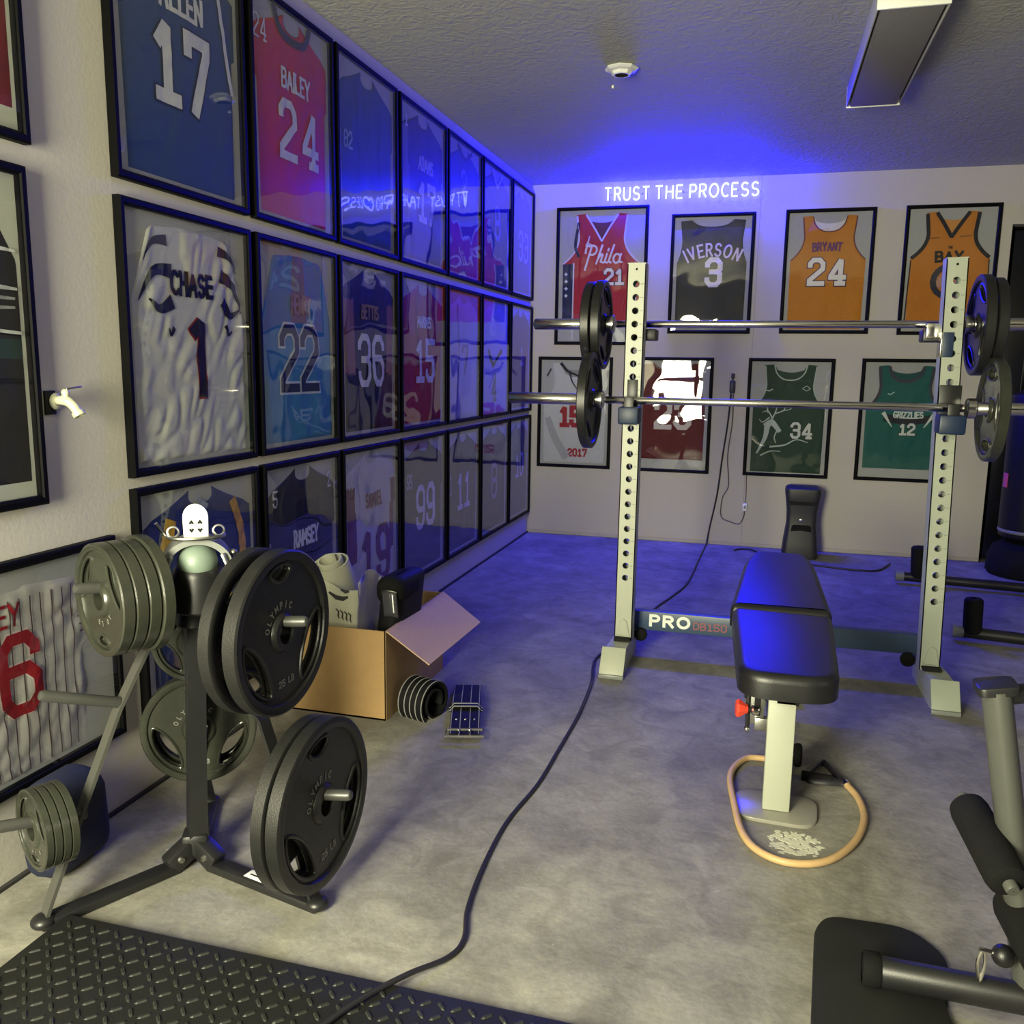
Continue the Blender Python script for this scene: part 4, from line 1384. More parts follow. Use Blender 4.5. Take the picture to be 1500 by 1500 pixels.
on_right_peg(0.10, 0.185, 0.616, 0.184, 0.036, 'front plate of the two large black plates on the upper right peg', 'tri', 0.026, IRON, GP, spin=0.05, text=TXT)
on_right_peg(0.10, 0.122, 0.614, 0.184, 0.032, 'rear plate of the two large black plates on the upper right peg', 'tri', 0.026, IRON, GP, spin=0.6)
on_right_peg(0.27, 0.128, 0.246, 0.190, 0.034, 'front plate of the two large black plates on the lower right peg', 'tri', 0.026, IRON, GP, spin=0.12, text=TXT)
on_right_peg(0.27, 0.090, 0.244, 0.190, 0.031, 'rear plate of the two large black plates on the lower right peg', 'tri', 0.026, IRON, GP, spin=0.9)
AXB = A_B + PI
for s, z, R, nm, tx in ((0.135, 0.288, 0.140, 'plate in lit grey-green facing the camera behind the tree post, near the floor', ('OLYMPIC', '10 LB')), (0.172, 0.288, 0.134, 'plate in lit grey-green hidden behind the low plate at the back of the tree', None), (0.120, 0.520, 0.100, 'small plate in lit grey-green behind the tree post, above the low one', ('5 LB',))):
    ax = Vector((math.cos(AXB), math.sin(AXB), 0))
    plate(fin(A_B, s, z), ax, R, 0.030, nm, 'tri', 0.024, IRON_LIT, GP, text=tx)

# ------------------------------------------------------------------ canister head resting on the tree
cn = thing('canister', 'black and grey canister with pale domed front and white tag on weight tree', 'canister', tuple(fin(A_R, 0.048, 0.64)))
MB().lathe([(0.001, 0.0), (0.050, 0.0), (0.056, 0.006), (0.056, 0.085), (0.052, 0.10), (0.040, 0.11), (0.001, 0.112)], n=32).build('canister_body', BLACKSTEEL, cn)
vd = Vector((0.58, -0.81, 0)).normalized()       # faces the camera
vs_ = Vector((0.81, 0.58, 0)).normalized()
hd = MB()
prof_ = []
for i in range(19):
    a = PI * i / 18
    prof_.append((math.cos(a) * 0.075, math.sin(a) * 0.062))
vs, fs = [], []
for d_ in (-0.045, 0.045):
    for k_ in (1.0, 0.80):
        for (x_, z_) in prof_:
            vs.append(vs_ * x_ * k_ + vd * d_ + Vector((0, 0, 0.112 + z_ * k_)))
n_ = 19
for i in range(n_ - 1):
    fs += [(i, i + 1, 2 * n_ + i + 1, 2 * n_ + i), (n_ + i, 3 * n_ + i, 3 * n_ + i + 1, n_ + i + 1), (i, n_ + i, n_ + i + 1, i + 1), (2 * n_ + i, 2 * n_ + i + 1, 3 * n_ + i + 1, 3 * n_ + i)]
hd.add(vs, fs)
hd.build('hood', GREYPL, cn)
MB().sphere(tuple(vd * 0.012 + Vector((0, 0, 0.118))), 0.044, n=14).build('domed_front', mat('pale_green_plastic', (0.17, 0.22, 0.18), rough=0.45, var=0.04), cn)
MB().tube([vs_ * (math.cos(a) * 0.060) + vd * (0.02 + math.sin(a) * 0.045) + Vector((0, 0, 0.178)) for a in [PI * (0.02 + 0.96 * i / 20) for i in range(21)]], 0.0045, 8).build('rim', STEEL, cn)
for sg in (-1, 1):
    MB().box((0, 0, 0), (0.010, 0.012, 0.075), r=0.003).build('arm', STEEL, cn).matrix_local = Matrix.Translation(vs_ * sg * 0.066 + vd * 0.05 + Vector((0, 0, 0.105))) @ Matrix.Rotation(math.atan2(vs_.y, vs_.x), 4, 'Z') @ Matrix.Rotation(-sg * 0.35, 4, 'Y')
    MB().sphere(tuple(vs_ * sg * 0.078 + vd * 0.02 + Vector((0, 0, 0.135))), 0.009, n=8).build('bolt', STEEL, cn)
tagm = MB()
ol = [(-0.026, 0), (0.026, 0), (0.027, 0.05)] + [(0.027 * math.cos(a), 0.050 + 0.030 * math.sin(a)) for a in [PI * i / 12 for i in range(1, 12)]] + [(-0.027, 0.05)]
MT = Matrix(((vs_.x, 0, vd.x, 0), (vs_.y, 0, vd.y, 0), (0, 1, 0, 0.172), (0, 0, 0, 1)))
tagm.prism(ol, 0.030, 0.036, MT, r=0.002, seg=2)
tg = tagm.build('tag', WHITEPL, cn)
pm = MB()
for px_, pz_ in ((-0.009, 0.038), (0.009, 0.038), (-0.009, 0.022), (0.009, 0.022)):
    sy = 1 if pz_ > 0.03 else -1
    pts = [(px_, pz_ + 0.007 * sy), (px_ + 0.006, pz_ - 0.001 * sy), (px_ + 0.002, pz_ - 0.004 * sy), (px_, pz_ - 0.001 * sy), (px_ - 0.002, pz_ - 0.004 * sy), (px_ - 0.006, pz_ - 0.001 * sy)]
    pm.add([MT @ Vector((a, q, 0.0364)) for a, q in pts], [tuple(range(6)) if sy < 0 else tuple(range(6))[::-1]])
pm.build('printed_mark', DARKHOLE, tg, smooth=False)
MB().tube([vs_ * -0.065 + Vector((0, 0, 0.178)), vs_ * -0.083 + vd * 0.01 + Vector((0, 0, 0.208))], 0.004, 8).build('pin', CHROME, cn)
for sg in (-1, 1):
    MB().tube([vs_ * (sg * 0.048 + 0.012 * math.cos(a)) + vd * 0.02 + Vector((0, 0, 0.188 + 0.012 * math.sin(a))) for a in [2 * PI * i / 14 for i in range(14)]], 0.003, 6, closed=True).build('ring', STEEL, cn)


# ------------------------------------------------------------------ power rack
PYF = 3.50        # front face of the uprights
HOLES = [1.524 - 0.0508 * i for i in range(24)]


def power_rack():
    root = thing('power_rack', 'pale grey-green steel squat rack with drilled uprights holding two barbells', 'power rack', (0.085, 3.52, 0))
    R0 = Vector((0.085, 3.52, 0))

    def upright(xc, lean, paint, nm):
        u = bpy.data.objects.new('upright', None)
        COL.objects.link(u)
        u.parent = root
        u.location = (xc - R0.x, PYF - R0.y, 0.09)
        u.rotation_euler = (0, lean, 0)
        H, w, d = 1.510, 0.072, 0.072
        hl = [(0.0, z - 0.09) for z in HOLES]
        outer = [(-w / 2, 0), (w / 2, 0), (w / 2, H), (-w / 2, H)]
        b = MB()
        vs, fs = mesh_from_curve([outer] + [circle(0.0125, 20, x, z) for x, z in hl] + [circle(0.0045, 10, 0, H - 0.02)], 0.002)
        Mf = Matrix(((1, 0, 0, 0), (0, 0, -1, 0.002), (0, 1, 0, 0), (0, 0, 0, 1)))
        b.add([Mf @ v for v in vs], fs)
        Mb = Matrix(((1, 0, 0, 0), (0, 0, -1, d - 0.002), (0, 1, 0, 0), (0, 0, 0, 1)))
        b.add([Mb @ v for v in vs], fs)
        b.box((-w / 2 + 0.002, d / 2, H / 2), (0.004, d, H))
        b.box((w / 2 - 0.002, d / 2, H / 2), (0.004, d, H))
        b.box((0, d / 2, H + 0.002), (w, d, 0.004))
        b.build('tube', paint, u, smooth=False)
        tk = MB()
        for x, z in hl:
            tk.box((0.0235, -0.0003, z), (0.012, 0.0006, 0.0025))
        tk.build('scale_marks', mat('grey_print', (0.20, 0.22, 0.20), rough=0.6), u, smooth=False)['kind'] = 'stuff'
        first = MB().lathe([(0.0125, 0.0), (0.0142, -0.0006), (0.0125, -0.0012)], frame_from((0, 1, 0)), 20).build('hole_rim', paint, u)
        for q, (x, z) in enumerate(hl):
            o = first if q == 0 else first.copy()
            if q:
                COL.objects.link(o)
                o.parent = u
            o.location = (x, 0.0006, z)
        return u
    uL = upright(-0.498, 0.002, RACKPAINT, 'left')
    uR = upright(0.668, -0.022, RACKPAINT_SHADED, 'right')
    # feet: tube running forward, closed by a sloping end plate
    for xc, xf, paint in ((-0.498, -0.508, RACKPAINT), (0.672, 0.692, RACKPAINT_SHADED)):
        b = MB()
        prof = [(3.70, 0.0), (3.70, 0.090), (3.345, 0.095), (3.285, 0.014), (3.285, 0.0)]
        vs = []
        for sx in (-1, 1):
            for (y, z) in prof:
                t = (3.90 - y) / 0.6
                ww = 0.032 + 0.010 * max(0, min(1, t))
                vs.append((xc + (xf - xc) * t + sx * ww - R0.x, y - R0.y, z))
        n = len(prof)
        b.add(vs, [tuple(range(n)), tuple(range(2 * n - 1, n - 1, -1))] + [(i, n + i, n + (i + 1) % n, (i + 1) % n) for i in range(n)])
        b.build('foot', paint, root, smooth=False)
        MB().box((xc - R0.x, 3.655 - R0.y, 0.105), (0.062, 0.07, 0.046), r=0.003).build('mount', NAVYPAINT, root)
        pl = MB()
        pl.box((0, 0, 0), (0.096, 0.006, 0.112), r=0.002)
        o = pl.build('end_plate', paint, root)
        o.location = (xf - R0.x, 3.3085 - R0.y, 0.062)
        o.rotation_euler = (-0.62, 0, 0)
        MB().box((xf - R0.x, 3.281 - R0.y, 0.008), (0.098, 0.024, 0.016), r=0.003).build('end_cap', GREYPL, root)
        MB().box((xc - R0.x, PYF - 0.012 - R0.y, 0.100), (0.066, 0.05, 0.012), r=0.003).build('collar', DARKHOLE, root)
        g = MB()
        g.prism([(-0.028, 0), (0.028, 0), (0.014, 0.060), (0.0, 0.072), (-0.014, 0.060)], 0, 0.006, Matrix(((1, 0, 0, xc - R0.x), (0, 0, -1, PYF - R0.y), (0, 1, 0, 0.112), (0, 0, 0, 1))), r=0.002, seg=1)
        g.build('gusset', paint, root)
    # cross member with its printed name
    cb = MB().box((0.085 - R0.x, 3.665 - R0.y, 0.142), (1.12, 0.05, 0.082), r=0.004).build('crossbar', NAVYPAINT, root)
    t1 = MB()
    put_text(t1, 'PRO', 0.042, -0.322 - R0.x, 0.125, 0.0125, lambda x, z: 0, 0, sx=1.5, gap=0.36)
    for i, v in enumerate(t1.v):
        t1.v[i] = (v[0], 3.6388 - R0.y + v[1], v[2])
    o = t1.build('lettering', mat('white_print', (0.75, 0.78, 0.72), rough=0.5), cb, smooth=False)
    t2 = MB()
    put_text(t2, 'DB150', 0.028, -0.155 - R0.x, 0.123, 0.0055, lambda x, z: 0, 0, sx=1.15, gap=0.30)
    for i, v in enumerate(t2.v):
        t2.v[i] = (v[0], 3.6388 - R0.y + v[1], v[2])
    t2.build('lettering', mat('dull_red_print', (0.26, 0.085, 0.10), rough=0.5), cb, smooth=False)
    for xc in (-0.44, 0.61):
        MB().lathe([(0.001, 0.0), (0.024, 0.0), (0.028, 0.01), (0.028, 0.024), (0.020, 0.03), (0.001, 0.031)], frame_from((0, -1, 0), origin=(xc - R0.x, 3.640 - R0.y, 0.085)), 12).build('knob', FOAM, root)
    # front hooks with navy pads carrying the lower bar
    for xc in (-0.495, 0.650):
        hk = MB()
        hk.box((xc - R0.x, PYF - 0.004 - R0.y, 1.095), (0.040 if xc < 0 else 0.074, 0.008, 0.125), r=0.002)
        hk.box((xc - R0.x, PYF - 0.045 - R0.y, 1.032), (0.038, 0.09, 0.010), r=0.002)
        hk.box((xc - R0.x, PYF - 0.088 - R0.y, 1.06), (0.038, 0.008, 0.065), r=0.002)
        h = hk.build('bar_hook', BLACKSTEEL, root)
        MB().box((xc - R0.x, PYF - 0.050 - R0.y, 1.020), (0.080 if xc < 0 else 0.088, 0.098, 0.068), r=0.008).build('hook_pad', NAVYCAP, h)
    # rear hooks carrying the upper bar
    for xc, xi in ((-0.497, -0.440), (0.645, 0.575)):
        hk = MB()
        yb = PYF + 0.072
        hk.box((xc - R0.x, yb + 0.004 - R0.y, 1.36), (0.070, 0.008, 0.15), r=0.002)
        hk.box(((xc + xi) / 2 - R0.x, yb + 0.05 - R0.y, 1.335), (abs(xc - xi) + 0.04, 0.10, 0.045), r=0.006)
        hk.box((xc - R0.x, yb + 0.098 - R0.y, 1.37), (0.05, 0.008, 0.08), r=0.002)
        h = hk.build('bar_hook', BLACKSTEEL, root)
        if xc > 0:
            MB().box((xi + 0.012 - R0.x, yb + 0.035 - R0.y, 1.352), (0.048, 0.09, 0.055), r=0.004).build('hook_liner', CHROME, h)
            w = MB().box((0.628 - R0.x, PYF - 0.002 - R0.y, 1.30), (0.034, 0.006, 0.088), r=0.001)
            w.build('hook_clip', NAVYCAP, h)
            MB().box((0.606 - R0.x, PYF + 0.03 - R0.y, 1.30), (0.005, 0.07, 0.088), r=0.001).build('clip_edge', CHROME, h)
    return root


power_rack()


def barbell(y, z, x0, x1, c0, c1, label):
    """x0..x1 the tips, c0 and c1 the inner collars"""
    root = thing('barbell', label, 'barbell', ((x0 + x1) / 2, y, z))
    ox = (x0 + x1) / 2

    def turned(a, b, r, nm, m=CHROME):
        s = 1 if b > a else -1
        MB().lathe([(0.001, 0), (r * 0.9, 0), (r, 0.003), (r, abs(b - a) - 0.003), (r * 0.9, abs(b - a)), (0.001, abs(b - a))], frame_from((s, 0, 0), origin=(a - ox, 0, 0)), 24).build(nm, m, root)
    turned(c0 + 0.01, c1 - 0.01, 0.0140, 'shaft')
    for a in (c0, c1):
        s = 1 if a == c1 else -1
        turned(a - s * 0.004, a + s * 0.028, 0.036, 'collar')
        e = x1 if s > 0 else x0
        turned(a + s * 0.025, e, 0.0225, 'sleeve')
        MB().lathe([(0.001, 0), (0.010, 0.0), (0.012, 0.003), (0.008, 0.006), (0.001, 0.006)], frame_from((s, 0, 0), origin=(e - ox, 0, 0)), 16).build('end_bolt', STEEL, root)
    return root


barbell(3.630, 1.378, -0.930, 1.130, -0.600, 0.700, 'upper chrome barbell on the rear hooks of the rack')
barbell(3.450, 1.078, -0.985, 1.080, -0.605, 0.700, 'lower chrome barbell on the front hooks of the rack, on navy pads')
GBAR = 'plates on the barbells'
ax = (1, 0, 0)


def bar_plate(x, y, z, R, T, lab, facing, **k):
    return plate((x, y, z - 0.004), (facing, 0, 0), R, T, lab, 'quad', 0.0262, k.pop('m', IRON), GBAR, **k)


bar_plate(-0.648, 3.630, 1.378, 0.178, 0.036, 'inner black plate at the left end of the upper barbell', 1, spin=0.4)
bar_plate(-0.690, 3.630, 1.378, 0.172, 0.036, 'outer black plate at the left end of the upper barbell', 1, spin=0.9)
bar_plate(-0.655, 3.450, 1.078, 0.188, 0.036, 'black plate at the left end of the lower barbell', 1, spin=0.2)
bar_plate(0.752, 3.630, 1.378, 0.182, 0.036, 'inner black plate at the right end of the upper barbell', -1, spin=0.3)
bar_plate(0.794, 3.630, 1.378, 0.170, 0.036, 'outer black plate at the right end of the upper barbell', -1, spin=0.7)
bar_plate(0.780, 3.450, 1.078, 0.182, 0.036, 'black plate in lit grey at the right end of the lower barbell, cut by the picture edge', -1, m=IRON_LIT, spin=0.78)


# ------------------------------------------------------------------ bench
def rounded_outline(pts, r, n=6):
    """round the corners of a polygon (list of (x, y))"""
    out = []
    m = len(pts)
    for i in range(m):
        p0, p1, p2 = Vector(pts[i - 1]), Vector(pts[i]), Vector(pts[(i + 1) % m])
        a, b = (p0 - p1), (p2 - p1)
        rr = min(r if not isinstance(r, (list, tuple)) else r[i], a.length * 0.48, b.length * 0.48)
        a, b = p1 + a.normalized() * rr, p1 + b.normalized() * rr
        for k in range(n + 1):
            t = k / n
            q = a * (1 - t) ** 2 + p1 * 2 * t * (1 - t) + b * t * t
            out.append((q.x, q.y))
    return out


def bench():
    bx, by = 0.100, 2.38
    root = thing('weight_bench', 'adjustable weight bench with black vinyl pads on a pale grey-green frame', 'bench', (bx, by, 0))
    # seat pad (front) and back pad
    seat = rounded_outline([(-0.116, -0.200), (0.126, -0.195), (0.146, 0.385), (-0.152, 0.400)], [0.085, 0.085, 0.02, 0.02], 8)
    sp = MB()
    sp.prism(seat, 0.0, 0.066, r=0.024, seg=5)
    o = sp.build('seat_pad', VINYL, root, angle=60)
    o.location = (0, 0, 0.393)
    o.rotation_euler = (0.015, 0, 0)
    bk = rounded_outline([(-0.160, 0.0), (0.150, 0.0), (0.128, 0.62), (0.098, 0.78), (-0.094, 0.78), (-0.128, 0.62)], [0.02, 0.02, 0.2, 0.04, 0.04, 0.2], 6)
    b = MB()
    b.prism(bk, 0.0, 0.075, r=0.026, seg=5)
    o2 = b.build('back_pad', VINYL, root, angle=60)
    o2.location = (0, 0.428, 0.390)
    o2.rotation_euler = (0.035, 0, 0)
    # piping on the facing edge of the back pad
    p_ = MB().tube([(-0.138, -0.0015, 0.046), (0.0, -0.003, 0.048), (0.130, -0.0015, 0.046)], 0.009, 8, flat=(0.5, 1.0))
    p_.build('edge_binding', PIPING, o2)
    # frame
    MB().box((0.0, 0.0, 0.170), (0.072, 0.050, 0.318), r=0.004).build('front_post', RACKPAINT, root)
    MB().box((0.012, 0.003, 0.343), (0.060, 0.056, 0.055), r=0.004).build('post_sleeve', BLACKSTEEL, root)
    MB().box((0.0, 0.42, 0.362), (0.055, 0.95, 0.045), r=0.004).build('spine', BLACKSTEEL, root)
    MB().box((0.0, 0.86, 0.182), (0.050, 0.055, 0.345), r=0.004).build('rear_post', BLACKSTEEL, root)
    MB().box((0.0, 0.86, 0.022), (0.20, 0.05, 0.04), r=0.006).build('rear_foot', BLACKSTEEL, root)
    MB().box((0.0, 0.43, 0.030), (0.045, 0.86, 0.036), r=0.004).build('lower_beam', BLACKSTEEL, root)
    fp = rounded_outline([(-0.115, -0.075), (0.105, -0.085), (0.115, 0.09), (-0.11, 0.09)], 0.06, 6)
    MB().prism(fp, 0.0, 0.010, r=0.003, seg=2).build('foot_plate', mat('clear_grey_plastic', (0.26, 0.25, 0.21), rough=0.3, var=0.05), root)
    lb = MB()
    lb.box((-0.066, 0.0, 0.300), (0.040, 0.010, 0.110), r=0.002)
    lb.box((-0.052, -0.004, 0.250), (0.036, 0.026, 0.036), r=0.003)
    lb.build('ladder_bracket', STEEL, root)
    MB().box((-0.064, -0.006, 0.298), (0.016, 0.006, 0.055), r=0.002).build('slot', DARKHOLE, root)
    MB().tube([(-0.088, -0.006, 0.235), (-0.088, -0.006, 0.380)], 0.006, 8).build('guide_rod', BLACKSTEEL, root)
    MB().sphere((-0.088, -0.006, 0.230), 0.009, n=8).build('rod_end', CHROME, root)
    kn = MB()
    Mk = frame_from((-1, -0.15, 0.05), origin=(-0.066, -0.014, 0.290))
    kn.lathe([(0.001, 0), (0.008, 0), (0.008, 0.026), (0.001, 0.026)], Mk, 14)
    k1 = kn.build('pull_pin', BLACKSTEEL, root)
    kk = MB()
    kk.lathe([(0.001, 0.024), (0.012, 0.024), (0.014, 0.030), (0.024, 0.044), (0.026, 0.050), (0.022, 0.055), (0.001, 0.057)], Mk, 8)
    kk.build('pull_knob', REDPL, k1, angle=20)
    MB().lathe([(0.012, -0.006), (0.014, 0.0), (0.014, 0.010), (0.010, 0.014)], Mk, 14).build('pin_bush', CHROME, k1)
    # rear transport wheel seen beside the post
    MB().lathe([(0.010, -0.012), (0.030, -0.012), (0.036, -0.006), (0.036, 0.006), (0.030, 0.012), (0.010, 0.012)], frame_from((1, 0, 0), origin=(0.068, 0.31, 0.036)), 24).build('wheel', FOAM, root)
    MB().tube([(0.0, 0.31, 0.036), (0.075, 0.31, 0.036)], 0.009, 8).build('axle', BLACKSTEEL, root)


bench()

# resistance band looped round the foot of the bench
rb = thing('resistance_band', 'tan rubber resistance tube with black strap handle, looped round the bench post', 'resistance band', (0.13, 2.40, 0))


def off(pts, o):
    return [tuple(Vector(p) - Vector(o)) for p in pts]


bo = (0.13, 2.40, 0)
MB().tube(smooth_path(off([(0.075, 2.690, 0.011), (0.014, 2.671, 0.011), (-0.026, 2.548, 0.011), (-0.009, 2.358, 0.011), (0.015, 2.213, 0.011), (0.058, 2.131, 0.011), (0.131, 2.099, 0.011), (0.220, 2.136, 0.011), (0.293, 2.248, 0.011), (0.330, 2.385, 0.011), (0.326, 2.502, 0.011), (0.301, 2.573, 0.014)], bo), 8), 0.0095, 10).build('tube', TAN, rb)
MB().tube(off([(0.303, 2.566, 0.014), (0.297, 2.584, 0.016)], bo), 0.0115, 12).build('ferrule', CHROME, rb)
MB().tube(smooth_path(off([(0.296, 2.586, 0.016), (0.272, 2.640, 0.014), (0.245, 2.712, 0.012), (0.222, 2.660, 0.018), (0.196, 2.588, 0.012), (0.240, 2.572, 0.016), (0.290, 2.580, 0.016)], bo), 6), 0.008, 8, flat=(0.6, 1.5)).build('strap', CORD, rb)
MB().tube(off([(0.178, 2.600, 0.014), (0.262, 2.584, 0.018)], bo), 0.014, 14).build('handle_grip', FOAM, rb)

# scraped patch of old adhesive on the floor
pm_ = MB()
rnd = random.Random(3)
for i in range(230):
    a, r = rnd.uniform(0, 2 * PI), math.sqrt(rnd.random())
    q = rnd.random()
    if q < 0.55:
        x, y = rnd.gauss(0, 0.024), rnd.gauss(0, 0.030)
    else:
        x, y = math.cos(a) * rnd.uniform(0.045, 0.068), math.sin(a) * rnd.uniform(0.035, 0.056)
    if abs(x) > 0.066 or abs(y) > 0.056 or (q > 0.5 and 0.30 < (a * 3 % 1) < 0.45):
        continue
    n = rnd.randint(4, 6)
    s = rnd.uniform(0.003, 0.009)
    pm_.prism([(x + s * math.cos(2 * PI * k / n) * rnd.uniform(0.7, 1.3), y + s * math.sin(2 * PI * k / n) * rnd.uniform(0.6, 1.0)) for k in range(n)], 0.0, 0.0008 + 0.0006 * rnd.random())
ap = pm_.build('adhesive_patch', mat('old_white_adhesive', (0.62, 0.60, 0.50), rough=0.8, var=0.2, scale=120), smooth=False)
tag(ap, 'scraped patch of old white adhesive on the concrete in front of the bench', 'adhesive residue')
ap['kind'] = 'stuff'
ap.location = (0.150, 2.218, 0.0002)
ap.rotation_euler = (0, 0, 0.03)

# ------------------------------------------------------------------ cardboard box and what sticks out of it
bxx = thing('cardboard_box', 'open brown cardboard box with one flap folded out, by the left wall', 'box', (-1.365, 2.905, 0))
X0, X1, Y0, Y1, ZT = -0.190, 0.193, -0.278, 0.278, 0.316
tw = 0.006
MB().box((0, 0, 0.003), (X1 - X0, Y1 - Y0, 0.006)).build('base', CARD, bxx, smooth=False)
MB().box((0, Y0 + tw / 2, ZT / 2), (X1 - X0, tw, ZT)).build('side_panel', CARD, bxx, smooth=False)
MB().box((0, Y1 - tw / 2, ZT / 2), (X1 - X0, tw, ZT)).build('side_panel', CARD, bxx, smooth=False)
MB().box((X1 - tw / 2, 0, ZT / 2), (tw, Y1 - Y0, ZT)).build('side_panel', CARDIN, bxx, smooth=False)
MB().box((X0 + tw / 2, 0, ZT / 2), (tw, Y1 - Y0, ZT)).build('side_panel', CARD, bxx, smooth=False)


def flap(verts, nm='flap', m=CARD):
    a, b, c, d = [Vector(v) for v in verts]
    n = (b - a).cross(d - a).normalized() * 0.004
    MB().add([a, b, c, d, a + n, b + n, c + n, d + n], [(3, 2, 1, 0), (4, 5, 6, 7), (0, 1, 5, 4), (1, 2, 6, 5), (2, 3, 7, 6), (3, 0, 4, 7)]).build(nm, m, bxx, smooth=False)


flap([(X1, Y0, ZT), (X1 + 0.152, Y0 + 0.008, ZT - 0.104), (X1 + 0.166, Y1 - 0.035, ZT - 0.100), (X1, Y1, ZT)], m=mat('pale_cardboard', (0.55, 0.38, 0.24), rough=0.75, var=0.06))
flap([(X0 + 0.02, Y1, ZT), (X1 - 0.02, Y1, ZT), (X1 - 0.02, Y1 + 0.02, ZT - 0.16), (X0 + 0.02, Y1 + 0.02, ZT - 0.16)])

# rolled pale mat with dark print standing in the box
rm = thing('rolled_mat', 'pale rolled foam mat with dark smudges and arrow print standing in the cardboard box', 'mat', (-1.42, 2.80, 0.012))
rollp = []
for i in range(61):
    a = i / 60 * 2 * PI * 2.3
    r = 0.026 + 0.012 * a / PI / 1.15
    rollp.append((r * math.cos(a + 1.0), r * math.sin(a + 1.0)))
tail = [rollp[-1]]
ea = 2 * PI * 2.3 + 1.0
for k in range(1, 10):
    t = k / 9
    tail.append((rollp[-1][0] + 0.005 * k + 0.19 * t ** 1.4, rollp[-1][1] - 0.13 * t * (1.2 - t * 0.6)))
PALE = mat('pale_foam_print', (0.52, 0.52, 0.40), rough=0.7, var=0.12, scale=18)


def sheet(path, z0f, z1f, th, name, m, parent):
    vs, n = [], len(path)
    for i, (x, y) in enumerate(path):
        a = Vector(path[max(i - 1, 0)])
        b = Vector(path[min(i + 1, n - 1)])
        t = (b - a).normalized()
        nn = Vector((-t.y, t.x)) * th / 2
        for s in (1, -1):
            for z in (z0f(i / (n - 1)), z1f(i / (n - 1))):
                vs.append((x + nn.x * s, y + nn.y * s, z))
    fs = []
    for i in range(n - 1):
        a, b = i * 4, i * 4 + 4
        fs += [(a, a + 1, b + 1, b), (a + 2, b + 2, b + 3, a + 3), (a + 1, a + 3, b + 3, b + 1), (a, b, b + 2, a + 2)]
    fs += [(0, 2, 3, 1), (len(vs) - 4, len(vs) - 3, len(vs) - 1, len(vs) - 2)]
    return MB().add(vs, fs).build(name, m, parent, angle=50)


ro_ = sheet(rollp, lambda t: 0.22, lambda t: 0.530 - 0.030 * t, 0.006, 'roll', PALE, rm)
Mr = Matrix.Translation((0, 0, 0.36)) @ Matrix.Rotation(math.radians(16), 4, Vector((0.87, 0.5, 0))) @ Matrix.Rotation(math.radians(-17), 4, Vector((-0.5, 0.87, 0))) @ Matrix.Translation((0, 0, -0.36))
ro_.matrix_local = Mr
front = [(-0.062, -0.026), (-0.060, -0.075), (-0.03, -0.098), (0.02, -0.102), (0.06, -0.101), (0.092, -0.094), (0.106, -0.085)]
front = [(q.x, q.y) for q in smooth_path([Vector((a, b, 0)) for a, b in front], 5)]
sh = sheet(front, lambda t: 0.0, lambda t: 0.500 - 0.085 * min(1, t * 1.6), 0.006, 'loose_end', PALE, rm)
ink = MB()


def on_front(s, z):
    n = len(front) - 1
    f = s * n
    i = min(int(f), n - 1)
    a, b = Vector(front[i]), Vector(front[i + 1])
    p = a + (b - a) * (f - i)
    t = (b - a).normalized()
    q = p + Vector((t.y, -t.x)) * 0.0042
    return Vector((q.x, q.y, z))


def smudge(pts, w):
    vs = []
    for i, (s, z) in enumerate(pts):
        a, b = pts[max(i - 1, 0)], pts[min(i + 1, len(pts) - 1)]
        d = Vector(((b[0] - a[0]) * 0.3, b[1] - a[1])).normalized()
        ww = w * (math.sin(PI * (i + 0.6) / (len(pts) + 0.2)))
        vs += [on_front(min(0.99, max(0.01, s - d.y * ww / 0.3)), z + d.x * ww), on_front(min(0.99, max(0.01, s + d.y * ww / 0.3)), z - d.x * ww)]
    ink.add(vs, [(2 * i, 2 * i + 1, 2 * i + 3, 2 * i + 2) for i in range(len(pts) - 1)])


smudge([(0.08, 0.455), (0.14, 0.43), (0.18, 0.40)], 0.006)
smudge([(0.22, 0.38), (0.30, 0.362), (0.40, 0.345)], 0.012)
smudge([(0.45, 0.405), (0.55, 0.388), (0.66, 0.385), (0.74, 0.392)], 0.009)
smudge([(0.62, 0.418), (0.70, 0.410), (0.76, 0.412)], 0.007)
for k in range(4):
    s0 = 0.54 + 0.065 * k
    smudge([(s0, 0.348 - 0.004 * k), (s0 + 0.045, 0.338 - 0.004 * k), (s0 + 0.035, 0.322 - 0.004 * k), (s0 + 0.055, 0.312 - 0.004 * k)], 0.0045)
ink.build('printed_marks', mat('dark_print', (0.03, 0.03, 0.028), rough=0.7), sh, smooth=False)

# crumpled pale cloth between the mat and the black bag
cl = bpy.data.meshes.new('cloth')
bm = bmesh.new()
bmesh.ops.create_grid(bm, x_segments=14, y_segments=16, size=0.5)
for v in bm.verts:
    u, w_ = v.co.x + 0.5, v.co.y + 0.5
    v.co = Vector((-1.306 + 0.010 * u - 0.006 * math.sin(w_ * 5), 2.690 + 0.20 * u + 0.01 * math.sin(w_ * 6), 0.10 + 0.36 * w_ + 0.03 * math.sin(u * 4) * w_)) + Vector((0.006 * noise.noise(Vector((u * 4, w_ * 3, 1))), 0.025 * noise.noise(Vector((u * 3, w_ * 4, 4))), 0))
bmesh.ops.solidify(bm, geom=bm.faces[:], thickness=0.003)
for f in bm.faces:
    f.smooth = True
bm.to_mesh(cl)
bm.free()
cl.materials.append(fabric('#a7a3ac'))
co = bpy.data.objects.new('cloth', cl)
COL.objects.link(co)
tag(co, 'crumpled pale grey cloth standing between rolled mat and black bag in the box', 'cloth')

